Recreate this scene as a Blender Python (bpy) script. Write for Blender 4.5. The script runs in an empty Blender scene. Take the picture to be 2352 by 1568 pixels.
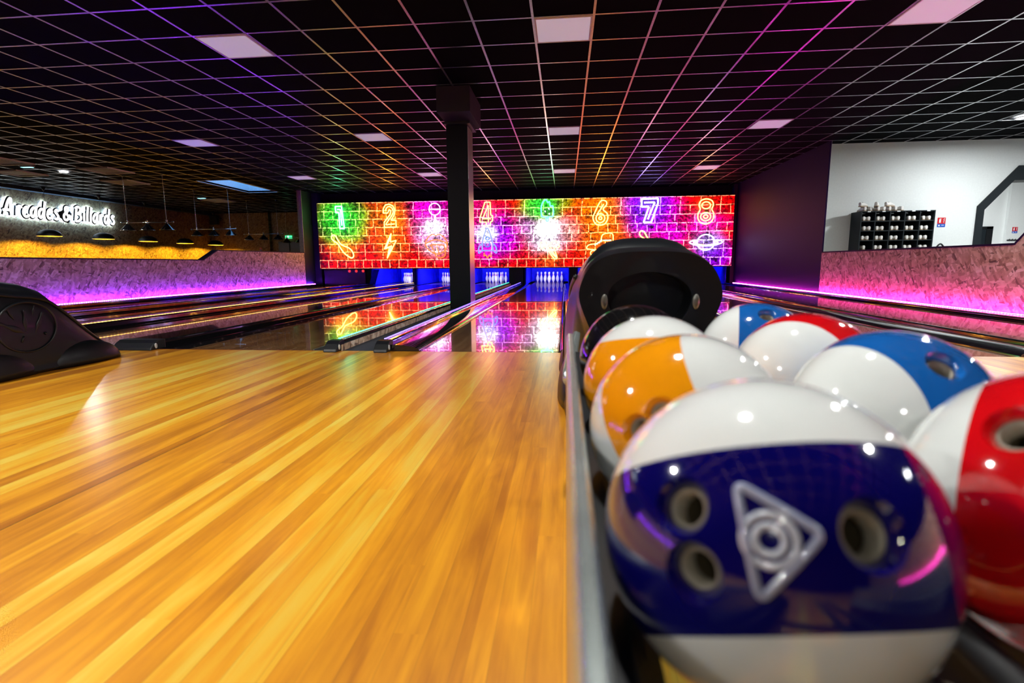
import bpy, bmesh, math, random
from mathutils import Vector, Matrix, noise
random.seed(7)
S = bpy.context.scene
COL = S.collection
PI = math.pi

# ------------------------------------------------------------------ camera, world, exposure
FPX, YAW, PITCH, ROLL = 1201.4, 0.10122, -0.14655, 0.00773
EYE = Vector((0, 0, 0.67))
def cam_axes():
    cy, sy, cp, sp = math.cos(YAW), math.sin(YAW), math.cos(PITCH), math.sin(PITCH)
    f = Vector((-sy * cp, cy * cp, sp)); r = Vector((cy, sy, 0)); d = -(r.cross(f))
    cr, sr = math.cos(ROLL), math.sin(ROLL)
    return r * cr + d * sr, d * cr - r * sr, f
_r, _d, _f = cam_axes()
cd = bpy.data.cameras.new('camera'); cam = bpy.data.objects.new('camera', cd); COL.objects.link(cam)
M3 = Matrix((_r, -_d, -_f)).transposed()
cam.matrix_world = Matrix.Translation(EYE) @ M3.to_4x4()
cd.sensor_width = 36; cd.lens = FPX / 2352 * 36
cd.clip_start = 0.01; cd.clip_end = 100
cd.dof.use_dof = True; cd.dof.focus_distance = 6.0; cd.dof.aperture_fstop = 3.6
S.camera = cam
w = bpy.data.worlds.new('world'); S.world = w; w.use_nodes = True
w.node_tree.nodes['Background'].inputs[0].default_value = (0.01, 0.012, 0.02, 1)
w.node_tree.nodes['Background'].inputs[1].default_value = 0.15
S.view_settings.view_transform = 'Standard'; S.view_settings.look = 'None'
S.view_settings.exposure = 0.0; S.view_settings.gamma = 1.0
S.view_settings.use_curve_mapping = False
S.cycles.use_denoising = True
S.cycles.max_bounces = 7; S.cycles.diffuse_bounces = 3; S.cycles.glossy_bounces = 5
S.cycles.sample_clamp_indirect = 6.0
S.cycles.caustics_reflective = False; S.cycles.caustics_refractive = False
P_DOWN = 1350.0     # downlight lens radiance
P_LED = 90.0       # led strip radiance
P_PIN = 85.0       # pin deck lamps (watt)
P_MURAL = 3.5

# ------------------------------------------------------------------ materials
class NT:
    def __init__(s, name):
        s.m = bpy.data.materials.new(name); s.m.use_nodes = True
        s.t = s.m.node_tree; s.n = s.t.nodes; s.b = s.n['Principled BSDF']
    def add(s, typ, **kw):
        n = s.n.new(typ)
        for k, v in kw.items():
            if k.startswith('i_'):
                key = k[2:]; key = int(key) if key.isdigit() else key
                s.setin(n, key, v)
            else: setattr(n, k, v)
        return n
    def setin(s, n, key, v):
        sock = n.inputs[key]
        if isinstance(v, bpy.types.NodeSocket): s.t.links.new(v, sock)
        elif isinstance(v, bpy.types.Node): s.t.links.new(v.outputs[0], sock)
        else: sock.default_value = v
    def P(s, key, v): s.setin(s.b, key, v)
    def math(s, op, a, b=0.0, c=None):
        n = s.n.new('ShaderNodeMath'); n.operation = op
        s.setin(n, 0, a); s.setin(n, 1, b)
        if c is not None: s.setin(n, 2, c)
        return n.outputs[0]
    def mix(s, fac, a, b, blend='MIX'):
        n = s.n.new('ShaderNodeMix'); n.data_type = 'RGBA'; n.blend_type = blend
        s.setin(n, 0, fac); s.setin(n, 6, a); s.setin(n, 7, b)
        return n.outputs[2]
    def ramp(s, fac, stops):
        n = s.n.new('ShaderNodeValToRGB'); s.setin(n, 0, fac)
        e = n.color_ramp.elements
        while len(e) < len(stops): e.new(0.5)
        for i, (p, c) in enumerate(stops):
            e[i].position = p; e[i].color = c if len(c) == 4 else (*c, 1)
        return n.outputs[0]
    def obj(s):
        return s.add('ShaderNodeTexCoord').outputs['Object']
    def xyz(s):
        n = s.add('ShaderNodeSeparateXYZ', i_0=s.obj()); return n.outputs
    def comb(s, x, y, z=0.0):
        return s.add('ShaderNodeCombineXYZ', i_0=x, i_1=y, i_2=z).outputs[0]
    def bump(s, h, strength=0.2, dist=0.01):
        s.P('Normal', s.add('ShaderNodeBump', i_Height=h, i_Strength=strength, i_Distance=dist).outputs[0])

MATS = {}
def plain(name, col, rough=0.5, metal=0.0, coat=0.0, noise_amt=0.04, scale=30, spec=0.5, bump=0.0):
    if name in MATS: return MATS[name]
    t = NT(name)
    nz = t.add('ShaderNodeTexNoise', i_Vector=t.obj(), i_Scale=scale, i_Detail=3.0)
    c2 = [max(0, min(1, c * (1 - 2.5 * noise_amt))) for c in col]
    c1 = [max(0, min(1, c * (1 + 2.5 * noise_amt))) for c in col]
    t.P('Base Color', t.ramp(nz.outputs[0], [(0.3, c2), (0.7, c1)]))
    t.P('Roughness', rough); t.P('Metallic', metal); t.P('Coat Weight', coat)
    t.P('Coat Roughness', 0.03); t.P('Specular IOR Level', spec)
    if bump: t.bump(nz.outputs[0], bump, 0.002)
    MATS[name] = t.m; return t.m
def emis(name, col, strength, base=(0.8, 0.8, 0.8)):
    if name in MATS: return MATS[name]
    t = NT(name); t.P('Base Color', (*base, 1)); t.P('Emission Color', (*col, 1)); t.P('Emission Strength', strength)
    MATS[name] = t.m; return t.m

def wood(name, wid, length, stops, rough, coat, seam=None, coatr=0.03, bumpy=0.0):
    t = NT(name); x, y, z = t.xyz()
    xi = t.math('FLOOR', t.math('DIVIDE', x, wid))
    off = t.add('ShaderNodeTexWhiteNoise', noise_dimensions='1D', i_W=xi).outputs[0]
    yi = t.math('FLOOR', t.math('DIVIDE', t.math('ADD', y, t.math('MULTIPLY', off, length * 3)), length))
    rnd = t.add('ShaderNodeTexWhiteNoise', noise_dimensions='2D', i_Vector=t.comb(xi, yi)).outputs[0]
    # broad tone over groups of three boards
    xg = t.math('FLOOR', t.math('DIVIDE', x, wid * 2.6))
    rg = t.add('ShaderNodeTexWhiteNoise', noise_dimensions='1D', i_W=t.math('ADD', xg, 17.3)).outputs[0]
    tone = t.math('ADD', t.math('ADD', t.math('MULTIPLY', rnd, 0.12), t.math('MULTIPLY', off, 0.45)), t.math('MULTIPLY', rg, 0.43))
    grain = t.add('ShaderNodeTexNoise', i_Vector=t.comb(t.math('MULTIPLY', x, 42.0), t.math('MULTIPLY', y, 2.6), t.math('MULTIPLY', rnd, 30.0)), i_Scale=1.0, i_Detail=5.0, i_Distortion=0.8).outputs[0]
    swirl = t.add('ShaderNodeTexNoise', i_Vector=t.comb(t.math('MULTIPLY', x, 9.0), t.math('MULTIPLY', y, 1.3), t.math('MULTIPLY', rnd, 12.0)), i_Scale=1.0, i_Detail=3.0, i_Distortion=2.2).outputs[0]
    tone = t.math('ADD', tone, t.math('MULTIPLY', t.math('SUBTRACT', grain, 0.5), 0.55))
    tone = t.math('ADD', tone, t.math('MULTIPLY', t.math('SUBTRACT', swirl, 0.5), 0.5))
    col = t.ramp(tone, stops)
    fx = t.math('FRACT', t.math('DIVIDE', x, wid))
    line = t.math('LESS_THAN', fx, 0.018)
    col = t.mix(t.math('MULTIPLY', line, 0.35), col, (0.25, 0.1, 0.02, 1))
    if seam:
        fs = t.math('FRACT', t.math('DIVIDE', t.math('SUBTRACT', x, seam[0]), seam[1]))
        sl = t.math('LESS_THAN', fs, 0.004 / seam[1])
        col = t.mix(t.math('MULTIPLY', sl, 0.9), col, (0.03, 0.015, 0.005, 1))
    t.P('Base Color', col); t.P('Roughness', rough); t.P('Coat Weight', coat); t.P('Coat Roughness', coatr)
    if bumpy: t.bump(grain, bumpy, 0.001)
    return t.m

M_APP = wood('approach_laminate', 0.062, 2.4, [(0.10, (0.52, 0.165, 0.006)), (0.33, (0.78, 0.29, 0.008)), (0.52, (0.96, 0.40, 0.012)), (0.68, (1.0, 0.53, 0.035)), (0.90, (1.0, 0.70, 0.10))], 0.40, 1.0, seam=(-1.45, 1.95), coatr=0.22)
M_APP.node_tree.nodes['Principled BSDF'].inputs['Coat IOR'].default_value = 2.35
M_LANE = wood('lane_maple', 0.028, 1.4, [(0.15, (0.20, 0.085, 0.03)), (0.5, (0.33, 0.15, 0.055)), (0.85, (0.46, 0.24, 0.10))], 0.12, 1.0, coatr=0.012)

def osb(name, axis, tint=(1, 1, 1), scale=1.0):
    t = NT(name); o = t.xyz()
    u, v = (o[1], o[2]) if axis == 'X' else (o[0], o[2])
    base = t.ramp(t.add('ShaderNodeTexNoise', i_Vector=t.comb(u, v), i_Scale=7.0 * scale, i_Detail=6.0).outputs[0],
                  [(0.3, (0.46 * tint[0], 0.27 * tint[1], 0.13 * tint[2])), (0.7, (0.72 * tint[0], 0.50 * tint[1], 0.29 * tint[2]))])
    col = base; hh = None
    for k, (ang, sx, sz, th) in enumerate([(0.35, 5.2, 19, 0.42), (-0.75, 6.0, 21, 0.5), (1.35, 6.5, 24, 0.52), (-0.2, 8.5, 30, 0.55), (0.9, 9.5, 32, 0.58)]):
        ca, sa = math.cos(ang), math.sin(ang)
        a = t.math('ADD', t.math('MULTIPLY', u, ca * sx * scale), t.math('MULTIPLY', v, sa * sx * scale))
        b = t.math('ADD', t.math('MULTIPLY', u, -sa * sz * scale), t.math('MULTIPLY', v, ca * sz * scale))
        vo = t.add('ShaderNodeTexVoronoi', voronoi_dimensions='2D', distance='CHEBYCHEV', i_Vector=t.comb(t.math('ADD', a, k * 13.7), t.math('ADD', b, k * 7.1)), i_Scale=1.0, i_Randomness=1.0)
        sep = t.add('ShaderNodeSeparateColor', i_0=vo.outputs['Color'])
        mask = t.math('MULTIPLY', t.math('GREATER_THAN', sep.outputs[0], th), t.math('LESS_THAN', vo.outputs['Distance'], 0.52))
        chip = t.ramp(sep.outputs[1], [(0.0, (0.10 * tint[0], 0.045 * tint[1], 0.025 * tint[2])), (0.12, (0.34 * tint[0], 0.18 * tint[1], 0.09 * tint[2])), (0.35, (0.52 * tint[0], 0.32 * tint[1], 0.17 * tint[2])), (0.7, (0.70 * tint[0], 0.47 * tint[1], 0.27 * tint[2])), (1.0, (0.88 * tint[0], 0.68 * tint[1], 0.46 * tint[2]))])
        col = t.mix(t.math('MULTIPLY', mask, 0.85), col, chip)
    t.P('Base Color', col); t.P('Roughness', 0.62)
    MATS[name] = t.m; return t.m
M_OSBX = osb('osb_side', 'X', (1.2, 1.3, 1.5), scale=0.95); M_OSBY = osb('osb_back', 'Y')
M_OSBHALL = osb('osb_hall', 'X', (0.62, 0.56, 0.40))

M_BLACK = plain('black_satin', (0.006, 0.007, 0.009), 0.45, bump=0.05, scale=200)
M_HOOD = plain('hood_plastic', (0.0035, 0.0048, 0.0065), 0.36, coat=0.06, scale=60, spec=.3)
M_GLOSS = plain('black_gloss', (0.008, 0.008, 0.010), 0.10, coat=1.0)
M_CHROME = plain('brushed_metal', (0.72, 0.75, 0.76), 0.22, metal=1.0)
M_STEEL = plain('grey_rail_metal', (0.55, 0.62, 0.60), 0.25, metal=0.8)
M_WHITE = plain('white_paint', (0.80, 0.83, 0.83), 0.7, noise_amt=0.01)
M_DARKWALL = plain('dark_wall_paint', (0.014, 0.003, 0.045), 0.55, spec=0.12)  # purple cast of mural and LED light put into the colour
M_BLACKWALL = plain('black_wall_paint', (0.008, 0.008, 0.010), 0.7)
M_TILE = plain('black_ceiling_tile', (0.0028, 0.0028, 0.0036), 0.95, scale=90, spec=0.03)
M_GRID = plain('grid_bar_paint', (0.72, 0.72, 0.76), 0.28, metal=1.0)
M_PANEL = emis('light_diffuser', (0.8, 0.8, 1.0), 0.28, (0.86, 0.86, 0.9))  # faint emission added to brighten the unlit panels
M_CARPET = plain('aisle_carpet', (0.035, 0.042, 0.055), 0.95, scale=400, noise_amt=0.15, bump=0.3)
M_HALLFLOOR = plain('hall_floor_paint', (0.012, 0.012, 0.013), 0.6)
M_BLUE = plain('uv_blue_paint', (0.002, 0.003, 0.72), 0.5, spec=0.1, noise_amt=.1, scale=4)
M_PLY = plain('pale_board_edge', (0.45, 0.33, 0.22), 0.7, noise_amt=0.12, scale=40)
M_SHELF = plain('dark_shelf_board', (0.008, 0.013, 0.017), 0.55, spec=.3)
M_SHOE = plain('white_shoe_leather', (0.82, 0.80, 0.78), 0.45)
M_SOLE = plain('tan_shoe_sole', (0.45, 0.33, 0.22), 0.6)
M_SHOEIN = plain('dark_shoe_lining', (0.03, 0.03, 0.035), 0.8)

# ------------------------------------------------------------------ mesh helpers
def link(name, bm, mat, parent=None, smooth=False, bevel=0.0):
    me = bpy.data.meshes.new(name)
    bmesh.ops.recalc_face_normals(bm, faces=bm.faces)
    bm.to_mesh(me); bm.free()
    o = bpy.data.objects.new(name, me); COL.objects.link(o)
    for m in (mat if isinstance(mat, (list, tuple)) else [mat]): me.materials.append(m)
    if smooth: me.polygons.foreach_set('use_smooth', [True] * len(me.polygons))
    if parent: o.parent = parent
    if bevel:
        md = o.modifiers.new('bevel', 'BEVEL'); md.width = bevel; md.segments = 2; md.limit_method = 'ANGLE'
    return o
def tag(o, label=None, cat=None, group=None, kind=None):
    if label: o['label'] = label
    if cat: o['category'] = cat
    if group: o['group'] = group
    if kind: o['kind'] = kind
    return o
def empty(name, loc, label=None, cat=None, group=None, rz=0.0):
    o = bpy.data.objects.new(name, None); COL.objects.link(o); o.location = loc
    o.rotation_euler = (0, 0, rz); o.empty_display_size = 0.05
    return tag(o, label, cat, group)
def copy_tree(o, parent=None):
    c = o.copy(); COL.objects.link(c); c.parent = parent
    for ch in list(o.children): copy_tree(ch, c)
    return c
def box(bm, x0, x1, y0, y1, z0, z1, mi=0):
    vs = [bm.verts.new((x, y, z)) for x in (x0, x1) for y in (y0, y1) for z in (z0, z1)]
    fs = [(0, 1, 3, 2), (4, 6, 7, 5), (0, 4, 5, 1), (2, 3, 7, 6), (0, 2, 6, 4), (1, 5, 7, 3)]
    for f in fs:
        g = bm.faces.new([vs[i] for i in f]); g.material_index = mi
def newbox(name, x0, x1, y0, y1, z0, z1, mat, parent=None, bevel=0.0):
    bm = bmesh.new(); box(bm, x0, x1, y0, y1, z0, z1); return link(name, bm, mat, parent, bevel=bevel)
def struct(name, o): o.name = name; o['kind'] = 'structure'; return o
def prism(bm, poly, axis, a, b):
    """extrude a 2D polygon along axis X/Y/Z between a and b"""
    def p(u, v, w):
        return {'X': (w, u, v), 'Y': (u, w, v), 'Z': (u, v, w)}[axis]
    A = [bm.verts.new(p(u, v, a)) for u, v in poly]; B = [bm.verts.new(p(u, v, b)) for u, v in poly]
    n = len(poly)
    bm.faces.new(A); bm.faces.new(list(reversed(B)))
    for i in range(n): bm.faces.new([A[i], A[(i + 1) % n], B[(i + 1) % n], B[i]])
def lathe(bm, prof, seg=24, mat4=None, mi=0, cap0=True, cap1=True):
    rings = []
    for r, z in prof:
        ring = []
        for k in range(seg):
            a = 2 * PI * k / seg
            v = Vector((r * math.cos(a), r * math.sin(a), z))
            ring.append(bm.verts.new(mat4 @ v if mat4 else v))
        rings.append(ring)
    for i in range(len(rings) - 1):
        for k in range(seg):
            f = bm.faces.new([rings[i][k], rings[i][(k + 1) % seg], rings[i + 1][(k + 1) % seg], rings[i + 1][k]])
            f.material_index = mi; f.smooth = True
    if cap0: bm.faces.new(list(reversed(rings[0]))).material_index = mi
    if cap1: bm.faces.new(rings[-1]).material_index = mi
def tube(bm, pts, r, seg=8, closed=False, flat=None):
    """round tube along a polyline; flat=(axis vector, factor) squashes it"""
    pts = [Vector(p) for p in pts]; n = len(pts); rings = []
    up = None
    for i, p in enumerate(pts):
        if closed: tdir = pts[(i + 1) % n] - pts[i - 1]
        else: tdir = pts[min(i + 1, n - 1)] - pts[max(i - 1, 0)]
        if tdir.length < 1e-9: tdir = Vector((0, 0, 1))
        tdir.normalize()
        if up is None:
            up = Vector((0, 1, 0)) if abs(tdir.y) < 0.9 else Vector((1, 0, 0))
        u = (up - tdir * up.dot(tdir))
        if u.length < 1e-4: u = tdir.orthogonal()
        u.normalize(); up = u; v = tdir.cross(u)
        rr = r if not isinstance(r, (list, tuple)) else r[i]
        ring = []
        for k in range(seg):
            a = 2 * PI * k / seg
            off = u * math.cos(a) * rr + v * math.sin(a) * rr
            if flat: off -= flat[0] * off.dot(flat[0]) * (1 - flat[1])
            ring.append(bm.verts.new(p + off))
        rings.append(ring)
    m = n if closed else n - 1
    for i in range(m):
        A, B = rings[i], rings[(i + 1) % n]
        for k in range(seg):
            f = bm.faces.new([A[k], A[(k + 1) % seg], B[(k + 1) % seg], B[k]]); f.smooth = True
    if not closed:
        bm.faces.new(list(reversed(rings[0]))); bm.faces.new(rings[-1])
def catmull(P, n=6, closed=False):
    P = [Vector(p) for p in P]; out = []; L = len(P)
    for i in range(L if closed else L - 1):
        g = lambda k: P[k % L] if closed else P[max(0, min(L - 1, k))]
        a, b, c, d = g(i - 1), g(i), g(i + 1), g(i + 2)
        for k in range(n):
            t = k / n
            out.append(0.5 * ((2 * b) + (c - a) * t + (2 * a - 5 * b + 4 * c - d) * t * t + (3 * b - a - 3 * c + d) * t ** 3))
    if not closed: out.append(P[-1])
    return out
def loft(bm, secs, close_ends=True, smooth=True):
    rings = [[bm.verts.new(p) for p in s] for s in secs]
    n = len(rings[0])
    for i in range(len(rings) - 1):
        for k in range(n):
            f = bm.faces.new([rings[i][k], rings[i][(k + 1) % n], rings[i + 1][(k + 1) % n], rings[i + 1][k]]); f.smooth = smooth
    if close_ends:
        bm.faces.new(list(reversed(rings[0]))); bm.faces.new(rings[-1])
    return rings

# ------------------------------------------------------------------ key dimensions
CEIL = 3.079; G0X, G0Y, T = -0.3358, 5.5727, 0.6
LANES = [-7.5, -5.816, -4.275, -2.547, -0.585, 1.115, 2.645, 4.355]
HW = 0.533; YF = 3.95; YEND = 20.6; YM = 17.2
LW, RW = -8.5, 5.3

# ------------------------------------------------------------------ floor and ceiling
struct('floor', newbox('floor', LW, RW, -6, YF, -0.1, 0, M_APP))
struct('floor_lane_bed', newbox('floor', LW, RW, YF, YEND, -0.2, -0.09, M_BLACKWALL))
struct('floor_left_hall', newbox('floor', -17.2, LW, -6, 24, -0.1, 0, M_HALLFLOOR))
struct('floor_right_hall', newbox('floor', RW, 25, -6, 26, -0.1, 0, plain('pale_tile_floor', (0.5, 0.5, 0.48), 0.5)))
struct('floor_aisle', newbox('floor', -1.775, -1.468, YF, 17.1, -0.09, -0.004, M_CARPET))

SKX0, SKX1, SKY0, SKY1 = -10.4, -9.4, 14.35, 16.85
bm = bmesh.new()
X0, X1, Y0, Y1 = -17.2, 13.0, -6.0, 23.6
for a in [(X0, SKX0, Y0, Y1), (SKX1, X1, Y0, Y1), (SKX0, SKX1, Y0, SKY0), (SKX0, SKX1, SKY1, Y1)]:
    box(bm, *a, CEIL, CEIL + 0.05)
struct('ceiling', link('ceiling', bm, M_TILE))
# exposed T-bar grid, 24 mm bars
bm = bmesh.new()
for i in range(-26, 23):
    x = G0X + i * T
    if x < -16.4 or x > 12.5: continue
    ye = 17.5 if (LW < x) else 22.8
    if x > 5.42: ye = 11.88
    if i in (-16,):
        box(bm, x - 0.012, x + 0.012, -5.9, SKY0, CEIL - 0.004, CEIL - 0.0005); box(bm, x - 0.012, x + 0.012, SKY1, ye, CEIL - 0.004, CEIL - 0.0005)
    else: box(bm, x - 0.012, x + 0.012, -5.9, ye, CEIL - 0.004, CEIL - 0.0005)
for j in range(-18, 29):
    y = G0Y + j * T
    xs = [(-16.4, 12.5)]
    if y > 11.88: xs = [(-16.4, RW)]
    if y > 17.5: xs = [(-16.4, -8.7)]
    if SKY0 < y < SKY1: xs = [(-16.4, SKX0), (SKX1, RW)]
    for a, b in xs: box(bm, a, b, y - 0.012, y + 0.012, CEIL - 0.0035, CEIL - 0.0005)
struct('trim_1', link('trim_1', bm, M_GRID))
# skylight shaft
bm = bmesh.new()
h1 = CEIL + 0.75
m_sh = plain('skylight_shaft_paint', (0.75, 0.8, 0.85), 0.7)
box(bm, SKX0 - 0.03, SKX0, SKY0, SKY1, CEIL - 0.01, h1); box(bm, SKX1, SKX1 + 0.03, SKY0, SKY1, CEIL - 0.01, h1)
box(bm, SKX0, SKX1, SKY0 - 0.03, SKY0, CEIL - 0.01, h1); box(bm, SKX0, SKX1, SKY1, SKY1 + 0.03, CEIL - 0.01, h1)
w1 = struct('window_1', link('window_1', bm, m_sh))
g = newbox('pane', SKX0, SKX1, SKY0, SKY1, h1, h1 + 0.02, emis('skylight_glow', (0.16, 0.48, 1.0), 2.6), w1)

# ------------------------------------------------------------------ walls
def wall_poly(name, poly, axis, a, b, mat):
    bm = bmesh.new(); prism(bm, poly, axis, a, b); return struct(name, link(name, bm, mat))
# low OSB walls either side of the lanes
wall_poly('wall_left_low', [(-6, 0), (-6, 0.815), (11.7, 0.815), (12.25, 1.055), (16.6, 1.085), (16.6, 0)], 'X', LW - 0.13, LW, M_OSBX)
bm = bmesh.new()
for (ya, za), (yb, zb) in zip([(-6, 0.815), (11.7, 0.815), (12.25, 1.055)], [(11.7, 0.815), (12.25, 1.055), (16.6, 1.085)]):
    vs = [bm.verts.new(p) for p in [(LW - 0.14, ya, za), (LW + 0.012, ya, za), (LW + 0.012, yb, zb), (LW - 0.14, yb, zb), (LW - 0.14, ya, za + 0.022), (LW + 0.012, ya, za + 0.022), (LW + 0.012, yb, zb + 0.022), (LW - 0.14, yb, zb + 0.022)]]
    for f in [(0, 1, 2, 3), (4, 5, 6, 7), (0, 1, 5, 4), (1, 2, 6, 5), (2, 3, 7, 6), (3, 0, 4, 7)]: bm.faces.new([vs[i] for i in f])
struct('trim_2', link('trim_2', bm, M_DARKWALL))
wall_poly('wall_right_low', [(-6, 0), (-6, 1.25), (6.45, 1.25), (6.86, 0.85), (11.6, 0.855), (11.6, 0)], 'X', RW, RW + 0.13, M_OSBX)
bm = bmesh.new()
for (ya, za), (yb, zb) in zip([(-6, 1.25), (6.45, 1.25), (6.86, 0.85)], [(6.45, 1.25), (6.86, 0.85), (11.6, 0.855)]):
    vs = [bm.verts.new(p) for p in [(RW + 0.14, ya, za), (RW - 0.012, ya, za), (RW - 0.012, yb, zb), (RW + 0.14, yb, zb), (RW + 0.14, ya, za + 0.024), (RW - 0.012, ya, za + 0.024), (RW - 0.012, yb, zb + 0.024), (RW + 0.14, yb, zb + 0.024)]]
    for f in [(0, 1, 2, 3), (4, 5, 6, 7), (0, 1, 5, 4), (1, 2, 6, 5), (2, 3, 7, 6), (3, 0, 4, 7)]: bm.faces.new([vs[i] for i in f])
struct('trim_3', link('trim_3', bm, M_DARKWALL))
struct('wall_left_wing', newbox('w', LW - 0.13, LW, 16.62, 17.95, 0, CEIL, plain('dark_wing_paint', (0.02, 0.03, 0.028), 0.5)))
struct('trim_4', newbox('w', LW - 0.14, LW + 0.008, 16.595, 16.62, 1.08, CEIL, M_PLY))
struct('wall_right_wing', newbox('w', RW, RW + 0.03, 11.6, 17.95, 0, CEIL, M_DARKWALL))
struct('wall_back_header', newbox('w', LW, RW, 17.62, 17.75, 2.6, CEIL, M_BLACKWALL))
struct('wall_back_cheek_left', newbox('w', LW, -8.27, 17.3, 17.62, 0, CEIL, M_BLACKWALL))
struct('wall_back_cheek_right', newbox('w', 5.19, RW, 17.3, 17.62, 0, CEIL, M_BLACKWALL))
struct('wall_back_pit', newbox('w', LW, RW, YEND + 0.3, YEND + 0.4, -0.1, 2.6, M_BLACKWALL))
struct('wall_behind', newbox('w', -17.2, 25, -6.1, -6, 0, CEIL, M_DARKWALL))
# left hall
struct('wall_left', newbox('w', -16.5, -16.35, -6, 23.2, 0, CEIL, M_OSBHALL))
struct('wall_left_hall_back', newbox('w', -16.35, LW - 0.13, 23.2, 23.35, 0, CEIL, osb('osb_hall_back', 'Y', (0.5, 0.43, 0.30))))
struct('trim_5', newbox('w', -13.55, -13.42, 23.05, 23.2, 0, CEIL, osb('osb_post', 'Y', (0.4, 0.34, 0.24))))
struct('trim_6', newbox('w', -16.35, -16.1, -6, 23.2, CEIL - 0.10, CEIL, plain('bulkhead_blue_black', (0.02, 0.035, 0.05), 0.6)))
# right hall: white wall with a chamfered opening
struct('trim_9', newbox('w', RW + 0.0305, RW + 0.036, 11.6, 11.9, 0.0, CEIL, M_WHITE))
bm = bmesh.new(); prism(bm, [(RW + 0.037, 0), (RW + 0.037, CEIL), (13, CEIL), (13, 2.28), (9.02, 2.28), (8.51, 1.70), (8.51, 0)], 'Y', 11.9, 12.05)
struct('wall_right_white', link('w', bm, M_WHITE))
bm = bmesh.new(); prism(bm, [(8.38, 0), (8.38, 1.77), (9.07, 2.557), (13, 2.557), (13, 2.27), (9.01, 2.27), (8.515, 1.696), (8.515, 0)], 'Y', 11.87, 12.25)
struct('trim_7', link('w', bm, M_SHELF))
bm = bmesh.new(); box(bm, 10, 18.8, 25, 25.1, 0, 5); box(bm, 18.8, 26, 24.86, 25.1, 0, 5)
struct('wall_far_hall', link('w', bm, M_WHITE))
struct('ceiling_far_hall', newbox('c', 8, 26, 12.1, 25.1, 4.75, 4.85, M_TILE))
struct('wall_far_hall_side', newbox('c', 8.2, 8.3, 12.3, 25, 0, 4.8, M_WHITE))
dd = struct('door_1', newbox('door_1', 16.9, 18.25, 24.93, 24.995, 0, 2.02, M_SHELF))
newbox('door_frame', 18.05, 18.3, 24.9, 24.93, 0, 2.12, M_BLACK, dd); newbox('door_frame', 16.8, 18.3, 24.9, 24.93, 2.02, 2.12, M_BLACK, dd)
dd = struct('door_2', newbox('door_2', -13.06, -12.55, 23.14, 23.195, 0, 1.76, plain('dark_blue_door', (0.012, 0.02, 0.035), 0.35)))
dd2 = struct('door_3', newbox('door_3', -12.5, -11.7, 23.14, 23.195, 0, 1.76, plain('dark_blue_door', (0.012, 0.02, 0.035), 0.35)))

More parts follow.
